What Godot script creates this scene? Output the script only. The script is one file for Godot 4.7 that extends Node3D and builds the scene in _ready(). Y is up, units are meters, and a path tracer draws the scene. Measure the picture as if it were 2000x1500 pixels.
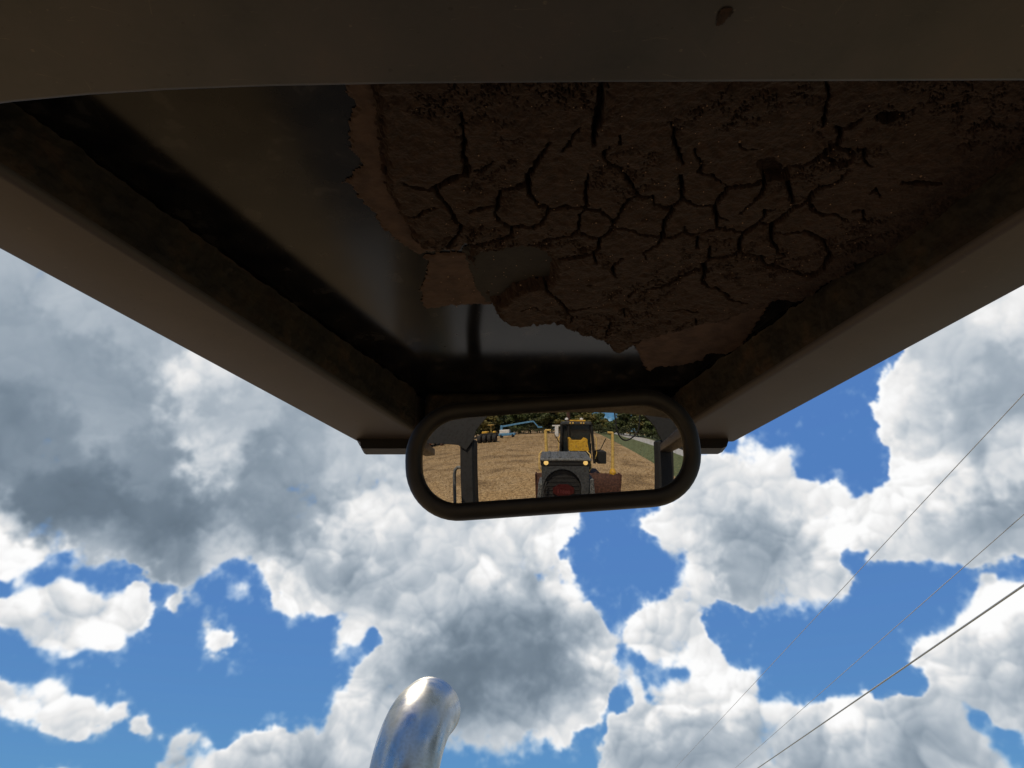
extends Node3D
# Looking up and forward from the seat of an open machine: the canopy frame and its peeling underside,
# the rear-view mirror with the site behind, the exhaust stack ahead, overhead wires and a cumulus sky.

const EYE := Vector3(0, 2.4, 0)
const CANOPY_TILT := 9.55          # the canopy rises this much towards the front (degrees)

# ---- where cumulus stands in the sky: outlines on a flat chart of the heavens that touches the sky
# ---- straight ahead, 33 degrees above the horizon (1510 chart units = 45 degrees off that point)
const CHART_UP := 33.0
const CHART_UNIT := 1510.0
const CLOUDS := [
	[-500,1180,-250,1150,-50,1135,20,1128,70,1118,90,1095,105,1085,130,1095,165,1100,215,1088,240,1100,290,1118,335,1135,385,1142,430,1125,450,1100,480,1092,505,1110,525,1132,508,1165,520,1190,560,1220,590,1200,630,1205,665,1215,650,1250,635,1280,660,1287,690,1265,710,1235,735,1238,735,1268,700,1280,695,1310,655,1335,650,1370,648,1398,690,1404,745,1402,800,1440,880,1470,960,1480,1000,1470,1015,1482,1060,1470,1130,1480,1110,1458,1125,1440,1150,1410,1180,1395,1190,1350,1205,1310,1212,1265,1192,1235,1165,1200,1147,1180,1145,1150,1125,1110,1105,1100,1110,1060,1130,1020,1142,995,1180,900,1100,700,600,500,300,200,-500,200],
	[-60,1172,0,1162,40,1150,90,1132,125,1114,150,1130,180,1156,215,1150,250,1150,265,1130,285,1143,293,1175,297,1215,280,1240,240,1275,180,1277,120,1290,85,1275,25,1275,20,1262,50,1240,0,1235,-60,1240],
	[-60,1310,0,1308,25,1335,60,1338,105,1318,135,1330,145,1360,185,1368,210,1378,230,1360,245,1347,257,1370,260,1385,290,1395,293,1412,275,1442,230,1442,150,1454,110,1442,70,1430,50,1410,0,1400,-60,1400],
	[300,1640,305,1495,340,1460,390,1468,440,1460,490,1425,530,1408,570,1413,605,1410,625,1394,650,1400,680,1412,720,1410,770,1420,800,1470,800,1640],
	[70,1640,80,1498,100,1488,150,1491,210,1500,215,1640],
	[1330,860,1400,868,1440,848,1475,848,1490,880,1530,890,1545,920,1565,935,1600,935,1640,950,1660,965,1710,950,1735,935,1740,920,1720,880,1718,845,1705,830,1700,800,1713,780,1720,740,1730,715,1760,690,1800,600,1900,450,2500,400,2500,1110,2100,1100,2000,1095,1965,1088,1935,1095,1900,1093,1870,1120,1830,1110,1800,1105,1760,1098,1720,1115,1700,1110,1690,1085,1655,1073,1648,1095,1660,1115,1687,1138,1665,1165,1640,1182,1600,1190,1560,1195,1520,1195,1480,1207,1450,1195,1420,1180,1398,1178,1390,1200,1385,1225,1400,1260,1422,1292,1400,1312,1355,1327,1340,1305,1310,1314,1270,1300,1235,1272,1213,1260,1203,1225,1240,1195,1280,1170,1290,1150,1325,1125,1315,1110,1300,1100,1290,1080,1280,1050,1243,1040,1248,1005,1290,985,1320,960],
	[1150,1640,1165,1480,1185,1450,1168,1425,1200,1398,1240,1370,1270,1375,1290,1345,1320,1323,1345,1330,1380,1315,1430,1298,1482,1308,1490,1345,1520,1360,1560,1374,1600,1370,1640,1355,1680,1331,1720,1350,1760,1355,1810,1360,1860,1368,1892,1390,1885,1410,1915,1430,1962,1470,1980,1500,2000,1640],
	[1195,1322,1240,1304,1292,1325,1290,1345,1250,1352,1205,1345],
	[1780,1300,1770,1270,1800,1245,1820,1228,1865,1235,1868,1205,1890,1180,1888,1145,1915,1113,1960,1116,1977,1145,2000,1140,2300,1120,2300,1500,2020,1474,1970,1462,1990,1432,1940,1432,1935,1400,1920,1385,1880,1370,1830,1366,1810,1345,1798,1320],
	[303,1171,342,1151,381,1144,385,1168,351,1202,325,1195],[375,1186,401,1181,408,1203,387,1207],[397,1198,438,1198,434,1244,404,1245],[396,1256,443,1236,477,1239,443,1280,409,1284],
	[258,1448,340,1427,421,1434,408,1454,340,1460,272,1461],[456,1138,493,1131,500,1155,469,1162],[1567,900,1591,900,1587,927,1567,927],[1608,909,1631,912,1625,929,1604,929],[1495,852,1529,849,1541,908,1521,951,1501,934]]
# greys seen on the clouds at places of the same chart: x, y, display value
const GREYS := [0,520,172,150,560,180,300,640,182,0,650,160,100,700,158,50,850,142,100,1000,126,200,1000,124,300,900,146,250,780,160,400,800,168,390,752,232,440,840,190,425,890,222,405,985,140,500,930,156,330,1010,130,500,1010,142,600,900,164,600,970,152,650,950,186,680,900,184,720,1010,226,250,1060,130,350,1095,146,440,1060,186,550,1160,216,600,1110,182,540,1200,226,700,1055,216,800,1050,204,900,1050,194,980,1060,214,1060,1030,238,690,1140,166,650,1190,206,850,1150,196,950,1105,206,760,1200,190,830,1215,212,1000,1170,180,1060,1180,186,1100,1130,216,1135,1180,206,900,1200,176,1000,1230,144,920,1270,130,860,1250,142,1050,1280,130,1080,1225,146,1110,1290,140,1140,1235,176,950,1340,128,1050,1330,134,880,1350,130,1110,1345,142,980,1385,146,1185,1280,220,800,1310,158,770,1360,168,720,1330,206,680,1350,214,700,1385,164,1000,1395,196,950,1440,148,1060,1450,180,1100,1390,202,1150,1350,196,40,1100,222,
	1400,930,220,1450,890,228,1420,1050,172,1450,1120,160,1500,1050,170,1540,1130,176,1490,980,206,1300,1040,236,1330,1080,228,1350,1010,208,1600,980,236,1650,1020,236,1600,1090,218,1600,1150,208,1560,960,214,1700,990,240,1750,1000,236,1800,960,234,1850,930,226,1850,1020,182,1950,1020,158,1900,1060,170,2050,1000,160,1780,1070,206,1720,820,246,1730,880,244,1790,850,182,1780,770,230,1850,800,174,1950,750,172,1820,720,196,1900,650,204,1980,590,232,2050,650,200,1800,810,230,1900,860,186,1980,900,218,
	1300,1180,216,1350,1230,202,1300,1270,216,1370,1280,196,1240,1220,230,1340,1120,214,1250,1400,222,1350,1350,226,1400,1330,222,1450,1350,226,1340,1450,172,1450,1430,160,1500,1400,204,1550,1430,190,1560,1480,150,1480,1470,190,1650,1380,232,1700,1420,200,1800,1420,176,1850,1480,166,1900,1470,190,1240,1470,180,1650,1470,168,1920,1160,236,1900,1230,232,1860,1280,224,1950,1290,196,1900,1330,172,1990,1345,160,1980,1400,214,1850,1330,200,
	60,1200,228,130,1160,234,130,1210,210,200,1220,210,250,1180,232,100,1260,222,200,1260,224,100,1345,230,60,1370,210,130,1400,218,200,1410,224,250,1420,218,150,1440,200,450,1450,222,550,1440,220,650,1430,222,600,1480,166,480,1490,176,720,1450,190]

var fine: FastNoiseLite
var puff: FastNoiseLite
var broad: FastNoiseLite
var cover_tight: PackedFloat32Array
var cover_wide: PackedFloat32Array
var greys: PackedFloat32Array
const CX0 := -640.0
const CY0 := 240.0
const CW := 820      # chart samples, 4 units apart
const CH := 360
var sky_rows: Array = []
var sky_job := {}

func noise(kind: int, freq: float, octaves: int, seed_: int) -> FastNoiseLite:
	var n := FastNoiseLite.new()
	n.noise_type = kind
	n.frequency = freq
	n.seed = seed_
	n.fractal_type = FastNoiseLite.FRACTAL_FBM if octaves > 1 else FastNoiseLite.FRACTAL_NONE
	n.fractal_octaves = octaves
	return n

func fill_outline(im: Image, flat: Array, x0: float, y0: float, step: float, value: Color) -> void:
	var n := flat.size() / 2
	for j in im.get_height():
		var y := y0 + (j + 0.5) * step
		var xs: Array = []
		for i in n:
			var ay: float = flat[2 * i + 1]
			var k := (i + 1) % n
			var by: float = flat[2 * k + 1]
			if (ay <= y) != (by <= y):
				var ax: float = flat[2 * i]
				xs.append(ax + (flat[2 * k] - ax) * (y - ay) / (by - ay))
		xs.sort()
		for i in xs.size() / 2:
			var a := clampi(roundi((xs[2 * i] - x0) / step), 0, im.get_width())
			var b := clampi(roundi((xs[2 * i + 1] - x0) / step), 0, im.get_width())
			if b > a:
				im.fill_rect(Rect2i(a, j, b - a, 1), value)

func softened(im: Image, times: int) -> PackedFloat32Array:
	var c: Image = im.duplicate()
	var w := im.get_width()
	var h := im.get_height()
	for t in times:
		c.resize(maxi(2, w >> (t + 1)), maxi(2, h >> (t + 1)), Image.INTERPOLATE_BILINEAR)
	c.resize(w, h, Image.INTERPOLATE_CUBIC)
	return c.get_data().to_float32_array()

func chart_at(a: PackedFloat32Array, x: float, y: float) -> float:
	var u := clampf((x - CX0) / 4.0 - 0.5, 0.0, CW - 1.01)
	var v := clampf((y - CY0) / 4.0 - 0.5, 0.0, CH - 1.01)
	var i := int(u)
	var j := int(v)
	u -= i
	v -= j
	var k := j * CW + i
	return lerpf(lerpf(a[k], a[k + 1], u), lerpf(a[k + CW], a[k + CW + 1], u), v)

func display_to_linear(v: float) -> float:
	return v / 12.92 if v <= 0.04045 else pow((v + 0.055) / 1.055, 2.4)

# the sky's display colour in one direction: clear air, then cumulus
func sky_colour(d: Vector3) -> Color:
	var up := maxf(d.y, 0.0)
	var air := Color(0.315, 0.492, 0.748).lerp(Color(0.42, 0.66, 0.80), pow(1.0 - up, 6.0))
	air = air.lerp(Color(0.20, 0.37, 0.66), clampf((up - 0.55) * 1.6, 0.0, 0.8))
	var s := sin(deg_to_rad(CHART_UP))
	var c := cos(deg_to_rad(CHART_UP))
	var ahead := -d.z * c + d.y * s
	var n1 := broad.get_noise_3d(d.x * 1.3, d.y * 2.2, d.z * 1.3)
	var tight := n1 * 1.6 + 0.56
	var wide := tight
	var grey := 190.0 - 85.0 * clampf(n1 * 1.7 + 0.15, -0.4, 1.0)
	if ahead > 0.25:
		var wx := fine.get_noise_3d(d.x * 26.0, d.y * 26.0, d.z * 26.0) * 13.0 + fine.get_noise_3d(d.x * 90.0 + 40.0, d.y * 90.0, d.z * 90.0) * 2.5
		var wy := fine.get_noise_3d(d.x * 26.0 + 17.0, d.y * 26.0 + 9.0, d.z * 26.0) * 13.0 + fine.get_noise_3d(d.x * 90.0, d.y * 90.0 + 31.0, d.z * 90.0) * 2.5
		var x := 1000.0 + CHART_UNIT * d.x / ahead + wx
		var y := 750.0 - CHART_UNIT * (d.y * c + d.z * s) / ahead + wy
		var inside := clampf(minf(minf(x + 340.0, 2340.0 - x) / 300.0, minf(y - 300.0, 1640.0 - y) / 120.0), 0.0, 1.0)
		if inside > 0.0:
			tight = lerpf(tight, chart_at(cover_tight, x, y), inside)
			wide = lerpf(wide, chart_at(cover_wide, x, y), inside)
			grey = lerpf(grey, chart_at(greys, x + wx * 3.4, y + wy * 3.4), inside)
	# billows: rounded heaps of four sizes; each is brighter on the side that leans to the light above
	var q := d * 13.0 + Vector3(broad.get_noise_3d(d.x * 9.0, d.y * 9.0, d.z * 9.0), broad.get_noise_3d(d.x * 9.0 + 5.0, d.y * 9.0, d.z * 9.0), 0.0) * 0.35
	var lift := Vector3(-0.04, 0.14, -0.05)
	var h0 := puff.get_noise_3dv(q)
	var h1 := puff.get_noise_3dv(q * 2.3 + Vector3(3, 0, 0))
	var h2 := puff.get_noise_3dv(q * 5.0)
	var h3 := puff.get_noise_3dv(q * 10.5)
	var heap := 1.0 - (h0 + 1.0) * 0.50 - (h1 + 1.0) * 0.30 - (h2 + 1.0) * 0.17 - (h3 + 1.0) * 0.06
	var l0 := puff.get_noise_3dv(q + lift) - h0
	var l1 := puff.get_noise_3dv(q * 2.3 + Vector3(3, 0, 0) + lift) - h1
	var l2 := puff.get_noise_3dv(q * 5.0 + lift) - h2
	var soft := broad.get_noise_3d(d.x * 7.0 + 7.0, d.y * 7.0, d.z * 7.0)
	var wisp := fine.get_noise_3d(d.x * 38.0, d.y * 38.0, d.z * 38.0)
	var tuft := fine.get_noise_3d(d.x * 120.0 + 3.0, d.y * 120.0, d.z * 120.0)
	var body := (tight - 0.5) * 1.75 + (heap - 0.62) * 2.3 + wisp * 0.46 + tuft * 0.22 + 0.04
	var feather := 0.34 + 0.85 * clampf(soft * 1.7 + 0.25, 0.0, 1.0)
	var core := smoothstep(0.42, 1.0, wide + wisp * 0.08)
	body += core * 0.75 * smoothstep(0.45, 0.75, tight) - 0.40
	var a := smoothstep(-0.10, feather, body)
	a += (1.0 - a) * 0.30 * smoothstep(-0.75, 0.05, body + tuft * 0.15) * clampf(wisp * 1.6 + 0.40, 0.0, 1.0)
	var lean := clampf(l0 * 1.5 + l1 * 1.1 + l2 * 0.45, -1.0, 1.0)
	var edge := 1.0 - smoothstep(0.15, 1.15, body)
	var v := lerpf(maxf(grey, 228.0), grey, clampf(core * 0.7 + 0.4, 0.0, 1.0)) + edge * edge * 26.0
	var contrast := lerpf(62.0, 8.0, clampf((208.0 - grey) / 75.0, 0.0, 1.0)) * lerpf(1.15, 0.42, smoothstep(0.30, 0.52, up))
	v += lean * contrast + (heap - 0.62) * contrast * 0.8 + wisp * contrast * 0.12 + soft * (7.0 + contrast * 0.35)
	v = clampf(198.0 + (v - 198.0) * 1.10, 98.0, 254.0) / 255.0
	var dark := clampf((0.92 - v) * 2.2, 0.0, 1.0)
	var cloud := Color(v * (1.0 - 0.115 * dark), v * (1.0 + 0.012 * dark), v * (1.0 + 0.135 * dark))
	return air.lerp(cloud, a)

func sky_row(j: int) -> void:
	var n: int = sky_job.columns
	var row := PackedByteArray()
	row.resize(n * 3)
	var el: float = (0.5 - (sky_job.row0 + j + 0.5) / sky_job.rows) * PI
	for i in n:
		var az: float = ((sky_job.col0 + i + 0.5) / sky_job.wide - 0.5) * TAU
		var col := sky_colour(Vector3(sin(az) * cos(el), sin(el), -cos(az) * cos(el)))
		row[3 * i] = int(clampf(col.r, 0, 1) * 255.0 + 0.5)
		row[3 * i + 1] = int(clampf(col.g, 0, 1) * 255.0 + 0.5)
		row[3 * i + 2] = int(clampf(col.b, 0, 1) * 255.0 + 0.5)
	sky_rows[j] = row

func sky_piece(wide: int, rows: int, col0: int, row0: int, columns: int, count: int) -> Image:
	sky_job = {"wide": float(wide), "rows": float(rows), "col0": col0, "row0": row0, "columns": columns}
	sky_rows = []
	sky_rows.resize(count)
	var task := WorkerThreadPool.add_group_task(sky_row, count)
	WorkerThreadPool.wait_for_group_task_completion(task)
	var all := PackedByteArray()
	for r in sky_rows:
		all.append_array(r)
	return Image.create_from_data(columns, count, false, Image.FORMAT_RGB8, all)

func make_sky() -> Sky:
	fine = noise(FastNoiseLite.TYPE_SIMPLEX_SMOOTH, 1.0, 4, 11)
	broad = noise(FastNoiseLite.TYPE_SIMPLEX_SMOOTH, 1.0, 3, 5)
	puff = noise(FastNoiseLite.TYPE_CELLULAR, 1.0, 1, 23)
	puff.cellular_distance_function = FastNoiseLite.DISTANCE_EUCLIDEAN_SQUARED
	puff.cellular_return_type = FastNoiseLite.RETURN_DISTANCE
	var mask := Image.create(CW, CH, false, Image.FORMAT_RF)
	for o in CLOUDS:
		fill_outline(mask, o, CX0, CY0, 4.0, Color(1, 0, 0))
	cover_tight = softened(mask, 3)
	cover_wide = softened(mask, 5)
	var coarse := Image.create(CW / 10, CH / 10, false, Image.FORMAT_RF)
	for j in coarse.get_height():
		for i in coarse.get_width():
			var x := CX0 + (i + 0.5) * 40.0
			var y := CY0 + (j + 0.5) * 40.0
			var sum := 0.0
			var weight := 0.0
			for g in GREYS.size() / 3:
				var dd: float = (GREYS[3 * g] - x) ** 2 + (GREYS[3 * g + 1] - y) ** 2
				var w := exp(-dd / 2300.0) + 2e-4 / (1.0 + dd / 4e4)
				sum += w * GREYS[3 * g + 2]
				weight += w
			coarse.set_pixel(i, j, Color(sum / weight, 0, 0))
	coarse.resize(CW, CH, Image.INTERPOLATE_CUBIC)
	greys = coarse.get_data().to_float32_array()
	var pano := sky_piece(1024, 512, 0, 0, 1024, 256)
	pano.resize(4096, 1024, Image.INTERPOLATE_CUBIC)
	var c0 := 2048 - 480
	var r0 := 400
	pano.blit_rect(sky_piece(4096, 2048, c0, r0, 960, 1010 - r0), Rect2i(0, 0, 960, 1010 - r0), Vector2i(c0, r0))
	var whole := Image.create(4096, 2048, false, Image.FORMAT_RGB8)
	whole.fill(Color(0.45, 0.42, 0.38))
	whole.blit_rect(pano, Rect2i(0, 0, 2048, 1024), Vector2i(2048, 0))   # straight ahead lies at the panorama's seam
	whole.blit_rect(pano, Rect2i(2048, 0, 2048, 1024), Vector2i.ZERO)
	var m := PanoramaSkyMaterial.new()
	m.panorama = ImageTexture.create_from_image(whole)
	var sky := Sky.new()
	sky.sky_material = m
	return sky

# ------------------------------------------------------------------ small tools
var used_names := {}

func numbered(called: String) -> String:
	var n: int = used_names.get(called, -1) + 1
	used_names[called] = n
	return called if n == 0 else "%s_%03d" % [called, n]

func thing(called: String, label: String, category: String, at := Vector3.ZERO, group := "") -> Node3D:
	var o := Node3D.new()
	o.name = numbered(called)
	add_child(o)
	o.position = at
	o.set_meta("label", label)
	o.set_meta("category", category)
	if group:
		o.set_meta("group", group)
	return o

func part(called: String, mesh: Mesh, m: Material, parent: Node3D) -> MeshInstance3D:
	var o := MeshInstance3D.new()
	o.name = called
	o.mesh = mesh
	o.material_override = m
	parent.add_child(o, true)
	return o

func setting(called: String, mesh: Mesh, m: Material) -> MeshInstance3D:
	var o := part(called, mesh, m, self)
	o.set_meta("kind", "structure")
	return o

func starts() -> SurfaceTool:
	var st := SurfaceTool.new()
	st.begin(Mesh.PRIMITIVE_TRIANGLES)
	st.set_smooth_group(-1)
	return st

func ends(st: SurfaceTool) -> ArrayMesh:
	st.generate_normals()
	return st.commit()

# a triangle that faces away from ref
func tri(st: SurfaceTool, a: Vector3, b: Vector3, c: Vector3, ref: Vector3) -> void:
	var n := (b - a).cross(c - a)
	if n.dot((a + b + c) / 3.0 - ref) > 0.0:
		st.add_vertex(a); st.add_vertex(c); st.add_vertex(b)
	else:
		st.add_vertex(a); st.add_vertex(b); st.add_vertex(c)

func quad(st: SurfaceTool, a: Vector3, b: Vector3, c: Vector3, d: Vector3, ref: Vector3) -> void:
	tri(st, a, b, c, ref)
	tri(st, a, c, d, ref)

# a box whose long edges are chamfered
func box(st: SurfaceTool, at: Vector3, size: Vector3, basis := Basis(), bevel := 0.0) -> void:
	var h := size / 2.0
	var b := minf(bevel, minf(h.x, minf(h.y, h.z)) * 0.6)
	var xf := Transform3D(basis, at)
	if b <= 0.0:
		for ax in 3:
			for s in [-1.0, 1.0]:
				var u := Vector3.ZERO; var v := Vector3.ZERO; var w := Vector3.ZERO
				w[ax] = h[ax] * s; u[(ax + 1) % 3] = h[(ax + 1) % 3]; v[(ax + 2) % 3] = h[(ax + 2) % 3]
				quad(st, xf * (w - u - v), xf * (w + u - v), xf * (w + u + v), xf * (w - u + v), at)
		return
	var corner := func(sx: float, sy: float, sz: float, ax: int) -> Vector3:
		var p := Vector3(sx * (h.x - b), sy * (h.y - b), sz * (h.z - b))
		p[ax] += [sx, sy, sz][ax] * b
		return xf * p
	for ax in 3:
		var o1 := (ax + 1) % 3
		var o2 := (ax + 2) % 3
		for s in [-1.0, 1.0]:
			var q: Array = []
			for k in [[-1, -1], [1, -1], [1, 1], [-1, 1]]:
				var sg := [0.0, 0.0, 0.0]
				sg[ax] = s; sg[o1] = float(k[0]); sg[o2] = float(k[1])
				q.append(corner.call(sg[0], sg[1], sg[2], ax))
			quad(st, q[0], q[1], q[2], q[3], at)
		for s1 in [-1.0, 1.0]:
			for s2 in [-1.0, 1.0]:
				var e: Array = []
				for s0 in [-1.0, 1.0]:
					var sg := [0.0, 0.0, 0.0]
					sg[ax] = s0; sg[o1] = s1; sg[o2] = s2
					e.append([corner.call(sg[0], sg[1], sg[2], o1), corner.call(sg[0], sg[1], sg[2], o2)])
				quad(st, e[0][0], e[1][0], e[1][1], e[0][1], at)
	for sx in [-1.0, 1.0]:
		for sy in [-1.0, 1.0]:
			for sz in [-1.0, 1.0]:
				tri(st, corner.call(sx, sy, sz, 0), corner.call(sx, sy, sz, 1), corner.call(sx, sy, sz, 2), at)

func box_mesh(at: Vector3, size: Vector3, bevel := 0.0, basis := Basis()) -> ArrayMesh:
	var st := starts()
	box(st, at, size, basis, bevel)
	return ends(st)

# a round bar along a path, radii one per point
func tube(st: SurfaceTool, path: Array, radii: Array, sides := 12, caps := true) -> void:
	st.set_smooth_group(0)
	var rings: Array = []
	var side := Vector3.ZERO
	for i in path.size():
		var t: Vector3 = (path[mini(i + 1, path.size() - 1)] - path[maxi(i - 1, 0)]).normalized()
		if i == 0:
			side = t.cross(Vector3.UP if absf(t.y) < 0.9 else Vector3.RIGHT).normalized()
		side = (side - t * side.dot(t)).normalized()
		var up := side.cross(t)
		var ring: Array = []
		for k in sides:
			var a := TAU * k / sides
			ring.append(path[i] + (side * cos(a) + up * sin(a)) * radii[mini(i, radii.size() - 1)])
		rings.append(ring)
	for i in path.size() - 1:
		var ref: Vector3 = (path[i] + path[i + 1]) / 2.0
		for k in sides:
			var l := (k + 1) % sides
			quad(st, rings[i][k], rings[i][l], rings[i + 1][l], rings[i + 1][k], ref)
	if caps:
		st.set_smooth_group(-1)
		for e in [0, path.size() - 1]:
			var inner: Vector3 = path[1] if e == 0 else path[e - 1]
			for k in sides:
				tri(st, path[e], rings[e][k], rings[e][(k + 1) % sides], inner)

func tube_mesh(path: Array, radii: Array, sides := 12) -> ArrayMesh:
	var st := starts()
	tube(st, path, radii, sides)
	return ends(st)

# a turned solid: profile points are (distance along the axis, radius)
func lathe_mesh(at: Vector3, axis: Vector3, profile: Array, sides := 24) -> ArrayMesh:
	var st := starts()
	var path: Array = []
	var r: Array = []
	for p in profile:
		path.append(at + axis * p.x)
		r.append(maxf(p.y, 0.0005))
	var side := axis.cross(Vector3.UP if absf(axis.y) < 0.9 else Vector3.RIGHT).normalized()
	var up := side.cross(axis)
	var centre: Vector3 = (path[0] + path[path.size() - 1]) / 2.0
	for i in path.size() - 1:
		for k in sides:
			var q: Array = []
			for e in [[i, k], [i, k + 1], [i + 1, k + 1], [i + 1, k]]:
				var a: float = TAU * e[1] / sides
				q.append(path[e[0]] + (side * cos(a) + up * sin(a)) * r[e[0]])
			var ref := centre
			if absf(r[i] - r[i + 1]) < absf(profile[i].x - profile[i + 1].x):
				ref = (path[i] + path[i + 1]) / 2.0
			quad(st, q[0], q[1], q[2], q[3], ref)
	return ends(st)

# an outline with every corner moved inwards
func shrunk(outline: PackedVector2Array, by: float) -> PackedVector2Array:
	var turn := 1.0 if Geometry2D.is_polygon_clockwise(outline) else -1.0
	var out := PackedVector2Array()
	var n := outline.size()
	for i in n:
		var a := (outline[i] - outline[(i + n - 1) % n]).normalized()
		var b := (outline[(i + 1) % n] - outline[i]).normalized()
		var inward := Vector2(a.y + b.y, -a.x - b.x) * turn
		var p := outline[i] + inward.normalized() * by
		out.append(p)
	return out

# a flat outline (x, y pairs) given thickness along `depth`; rounded near edge when `round_` > 0
func slab_mesh(outline: PackedVector2Array, xf: Transform3D, depth: float, round_ := 0.0) -> ArrayMesh:
	var st := starts()
	var loops: Array = [[0.0, outline]]
	if round_ > 0.0:
		loops = []
		for k in 5:
			var a := PI / 2.0 * k / 4.0
			loops.append([round_ * (1.0 - cos(a)), shrunk(outline, round_ * (1.0 - sin(a)))])
	loops.append([depth, outline])
	var n := outline.size()
	var mid := Vector2.ZERO
	for p in outline:
		mid += p / n
	var ccw := not Geometry2D.is_polygon_clockwise(outline)
	for i in loops.size() - 1:
		for k in n:
			var l := (k + 1) % n
			var a: Vector2 = loops[i][1][k]
			var b: Vector2 = loops[i][1][l]
			var out := (outline[l] - outline[k]).orthogonal() * (1.0 if ccw else -1.0)
			var ref2 := (a + b) / 2.0 - out.normalized() * -1.0 * 0.5
			if Geometry2D.is_point_in_polygon((outline[k] + outline[l]) / 2.0 + out.normalized() * 1e-4, outline):
				ref2 = (a + b) / 2.0 + out.normalized() * 0.5
			else:
				ref2 = (a + b) / 2.0 - out.normalized() * 0.5
			var ref := xf * Vector3(ref2.x, ref2.y, loops[i][0] + 0.02)
			quad(st, xf * Vector3(a.x, a.y, loops[i][0]), xf * Vector3(b.x, b.y, loops[i][0]), xf * Vector3(loops[i + 1][1][l].x, loops[i + 1][1][l].y, loops[i + 1][0]), xf * Vector3(loops[i + 1][1][k].x, loops[i + 1][1][k].y, loops[i + 1][0]), ref)
	for e in [0, loops.size() - 1]:
		var pts: PackedVector2Array = loops[e][1]
		var idx := Geometry2D.triangulate_polygon(pts)
		var far := xf * Vector3(mid.x, mid.y, depth * 0.5)
		var z: float = loops[e][0]
		var nrm := xf.basis.z * (-1.0 if e == 0 else 1.0)
		for t in idx.size() / 3:
			var a := xf * Vector3(pts[idx[3 * t]].x, pts[idx[3 * t]].y, z)
			var b := xf * Vector3(pts[idx[3 * t + 1]].x, pts[idx[3 * t + 1]].y, z)
			var c := xf * Vector3(pts[idx[3 * t + 2]].x, pts[idx[3 * t + 2]].y, z)
			tri(st, a, b, c, (a + b + c) / 3.0 - nrm)
	return ends(st)

func paint(c: Color, rough: float, metal := 0.0) -> StandardMaterial3D:
	var m := StandardMaterial3D.new()
	m.albedo_color = c.linear_to_srgb()
	m.roughness = rough
	m.metallic = metal
	return m

# colour that varies between several tones over noise; `across` metres is one repeat of the pattern
func mottled(tones: Array, across: float, rough: float, freq := 0.012, octaves := 5, seed_ := 1, relief := 0.0, world := true) -> StandardMaterial3D:
	var m := StandardMaterial3D.new()
	var t := NoiseTexture2D.new()
	t.width = 512; t.height = 512
	t.seamless = true
	t.noise = noise(FastNoiseLite.TYPE_SIMPLEX_SMOOTH, freq, octaves, seed_)
	var g := Gradient.new()
	var offs := PackedFloat32Array()
	var cols := PackedColorArray()
	for i in tones.size():
		offs.append(tones[i][0])
		cols.append((tones[i][1] as Color).linear_to_srgb())
	g.offsets = offs
	g.colors = cols
	t.color_ramp = g
	m.albedo_texture = t
	m.uv1_triplanar = true
	m.uv1_world_triplanar = world
	m.uv1_scale = Vector3.ONE / across
	m.roughness = rough
	if relief > 0.0:
		var h := NoiseTexture2D.new()
		h.width = 512; h.height = 512
		h.seamless = true
		h.noise = noise(FastNoiseLite.TYPE_SIMPLEX_SMOOTH, freq * 3.0, 5, seed_ + 40)
		m.heightmap_enabled = true
		m.heightmap_texture = h
		m.heightmap_scale = relief
	return m

# worn paint: mottled tones with fine scratches and specks of dirt, one square of `across` metres
func worn(tones: Array, scuff: Color, speck: Color, across: float, rough: float, seed_: int) -> StandardMaterial3D:
	var n := noise(FastNoiseLite.TYPE_SIMPLEX_SMOOTH, 0.005, 5, seed_)
	var n2 := noise(FastNoiseLite.TYPE_SIMPLEX_SMOOTH, 0.06, 3, seed_ + 1)
	var im := n.get_seamless_image(768, 768)
	var im2 := n2.get_seamless_image(768, 768)
	var out := Image.create(768, 768, false, Image.FORMAT_RGB8)
	for y in 768:
		for x in 768:
			var f := im.get_pixel(x, y).r * 0.8 + im2.get_pixel(x, y).r * 0.2
			var k := clampf(f, 0.0, 0.999) * (tones.size() - 1)
			out.set_pixel(x, y, (tones[int(k)] as Color).lerp(tones[int(k) + 1], k - int(k)).linear_to_srgb())
	var rng := RandomNumberGenerator.new()
	rng.seed = seed_
	for i in 260:                      # scratches, most of them along the length
		var p := Vector2(rng.randf() * 768, rng.randf() * 768)
		var a := rng.randfn(0.0, 0.25) if rng.randf() < 0.75 else rng.randf() * PI
		var long := rng.randf_range(4, 46)
		var t := rng.randf_range(0.15, 0.7)
		for s in int(long):
			var q := p + Vector2(cos(a), sin(a)) * s
			var xi := posmod(int(q.x), 768)
			var yi := posmod(int(q.y), 768)
			out.set_pixel(xi, yi, out.get_pixel(xi, yi).lerp(scuff.linear_to_srgb(), t * (1.0 - s / long)))
	for i in 420:                      # specks
		var p := Vector2i(rng.randi() % 760, rng.randi() % 760)
		var s := 1 + int(rng.randf() * rng.randf() * 5.0)
		var c := (speck if rng.randf() < 0.6 else scuff).linear_to_srgb()
		for yy in s:
			for xx in s:
				if Vector2(xx - s / 2.0 + 0.5, yy - s / 2.0 + 0.5).length() <= s / 2.0 + 0.2:
					out.set_pixel(p.x + xx, p.y + yy, out.get_pixel(p.x + xx, p.y + yy).lerp(c, rng.randf_range(0.3, 0.8)))
	var m := StandardMaterial3D.new()
	m.albedo_texture = ImageTexture.create_from_image(out)
	m.uv1_triplanar = true
	m.uv1_scale = Vector3.ONE / across
	m.roughness = rough
	return m

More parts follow.
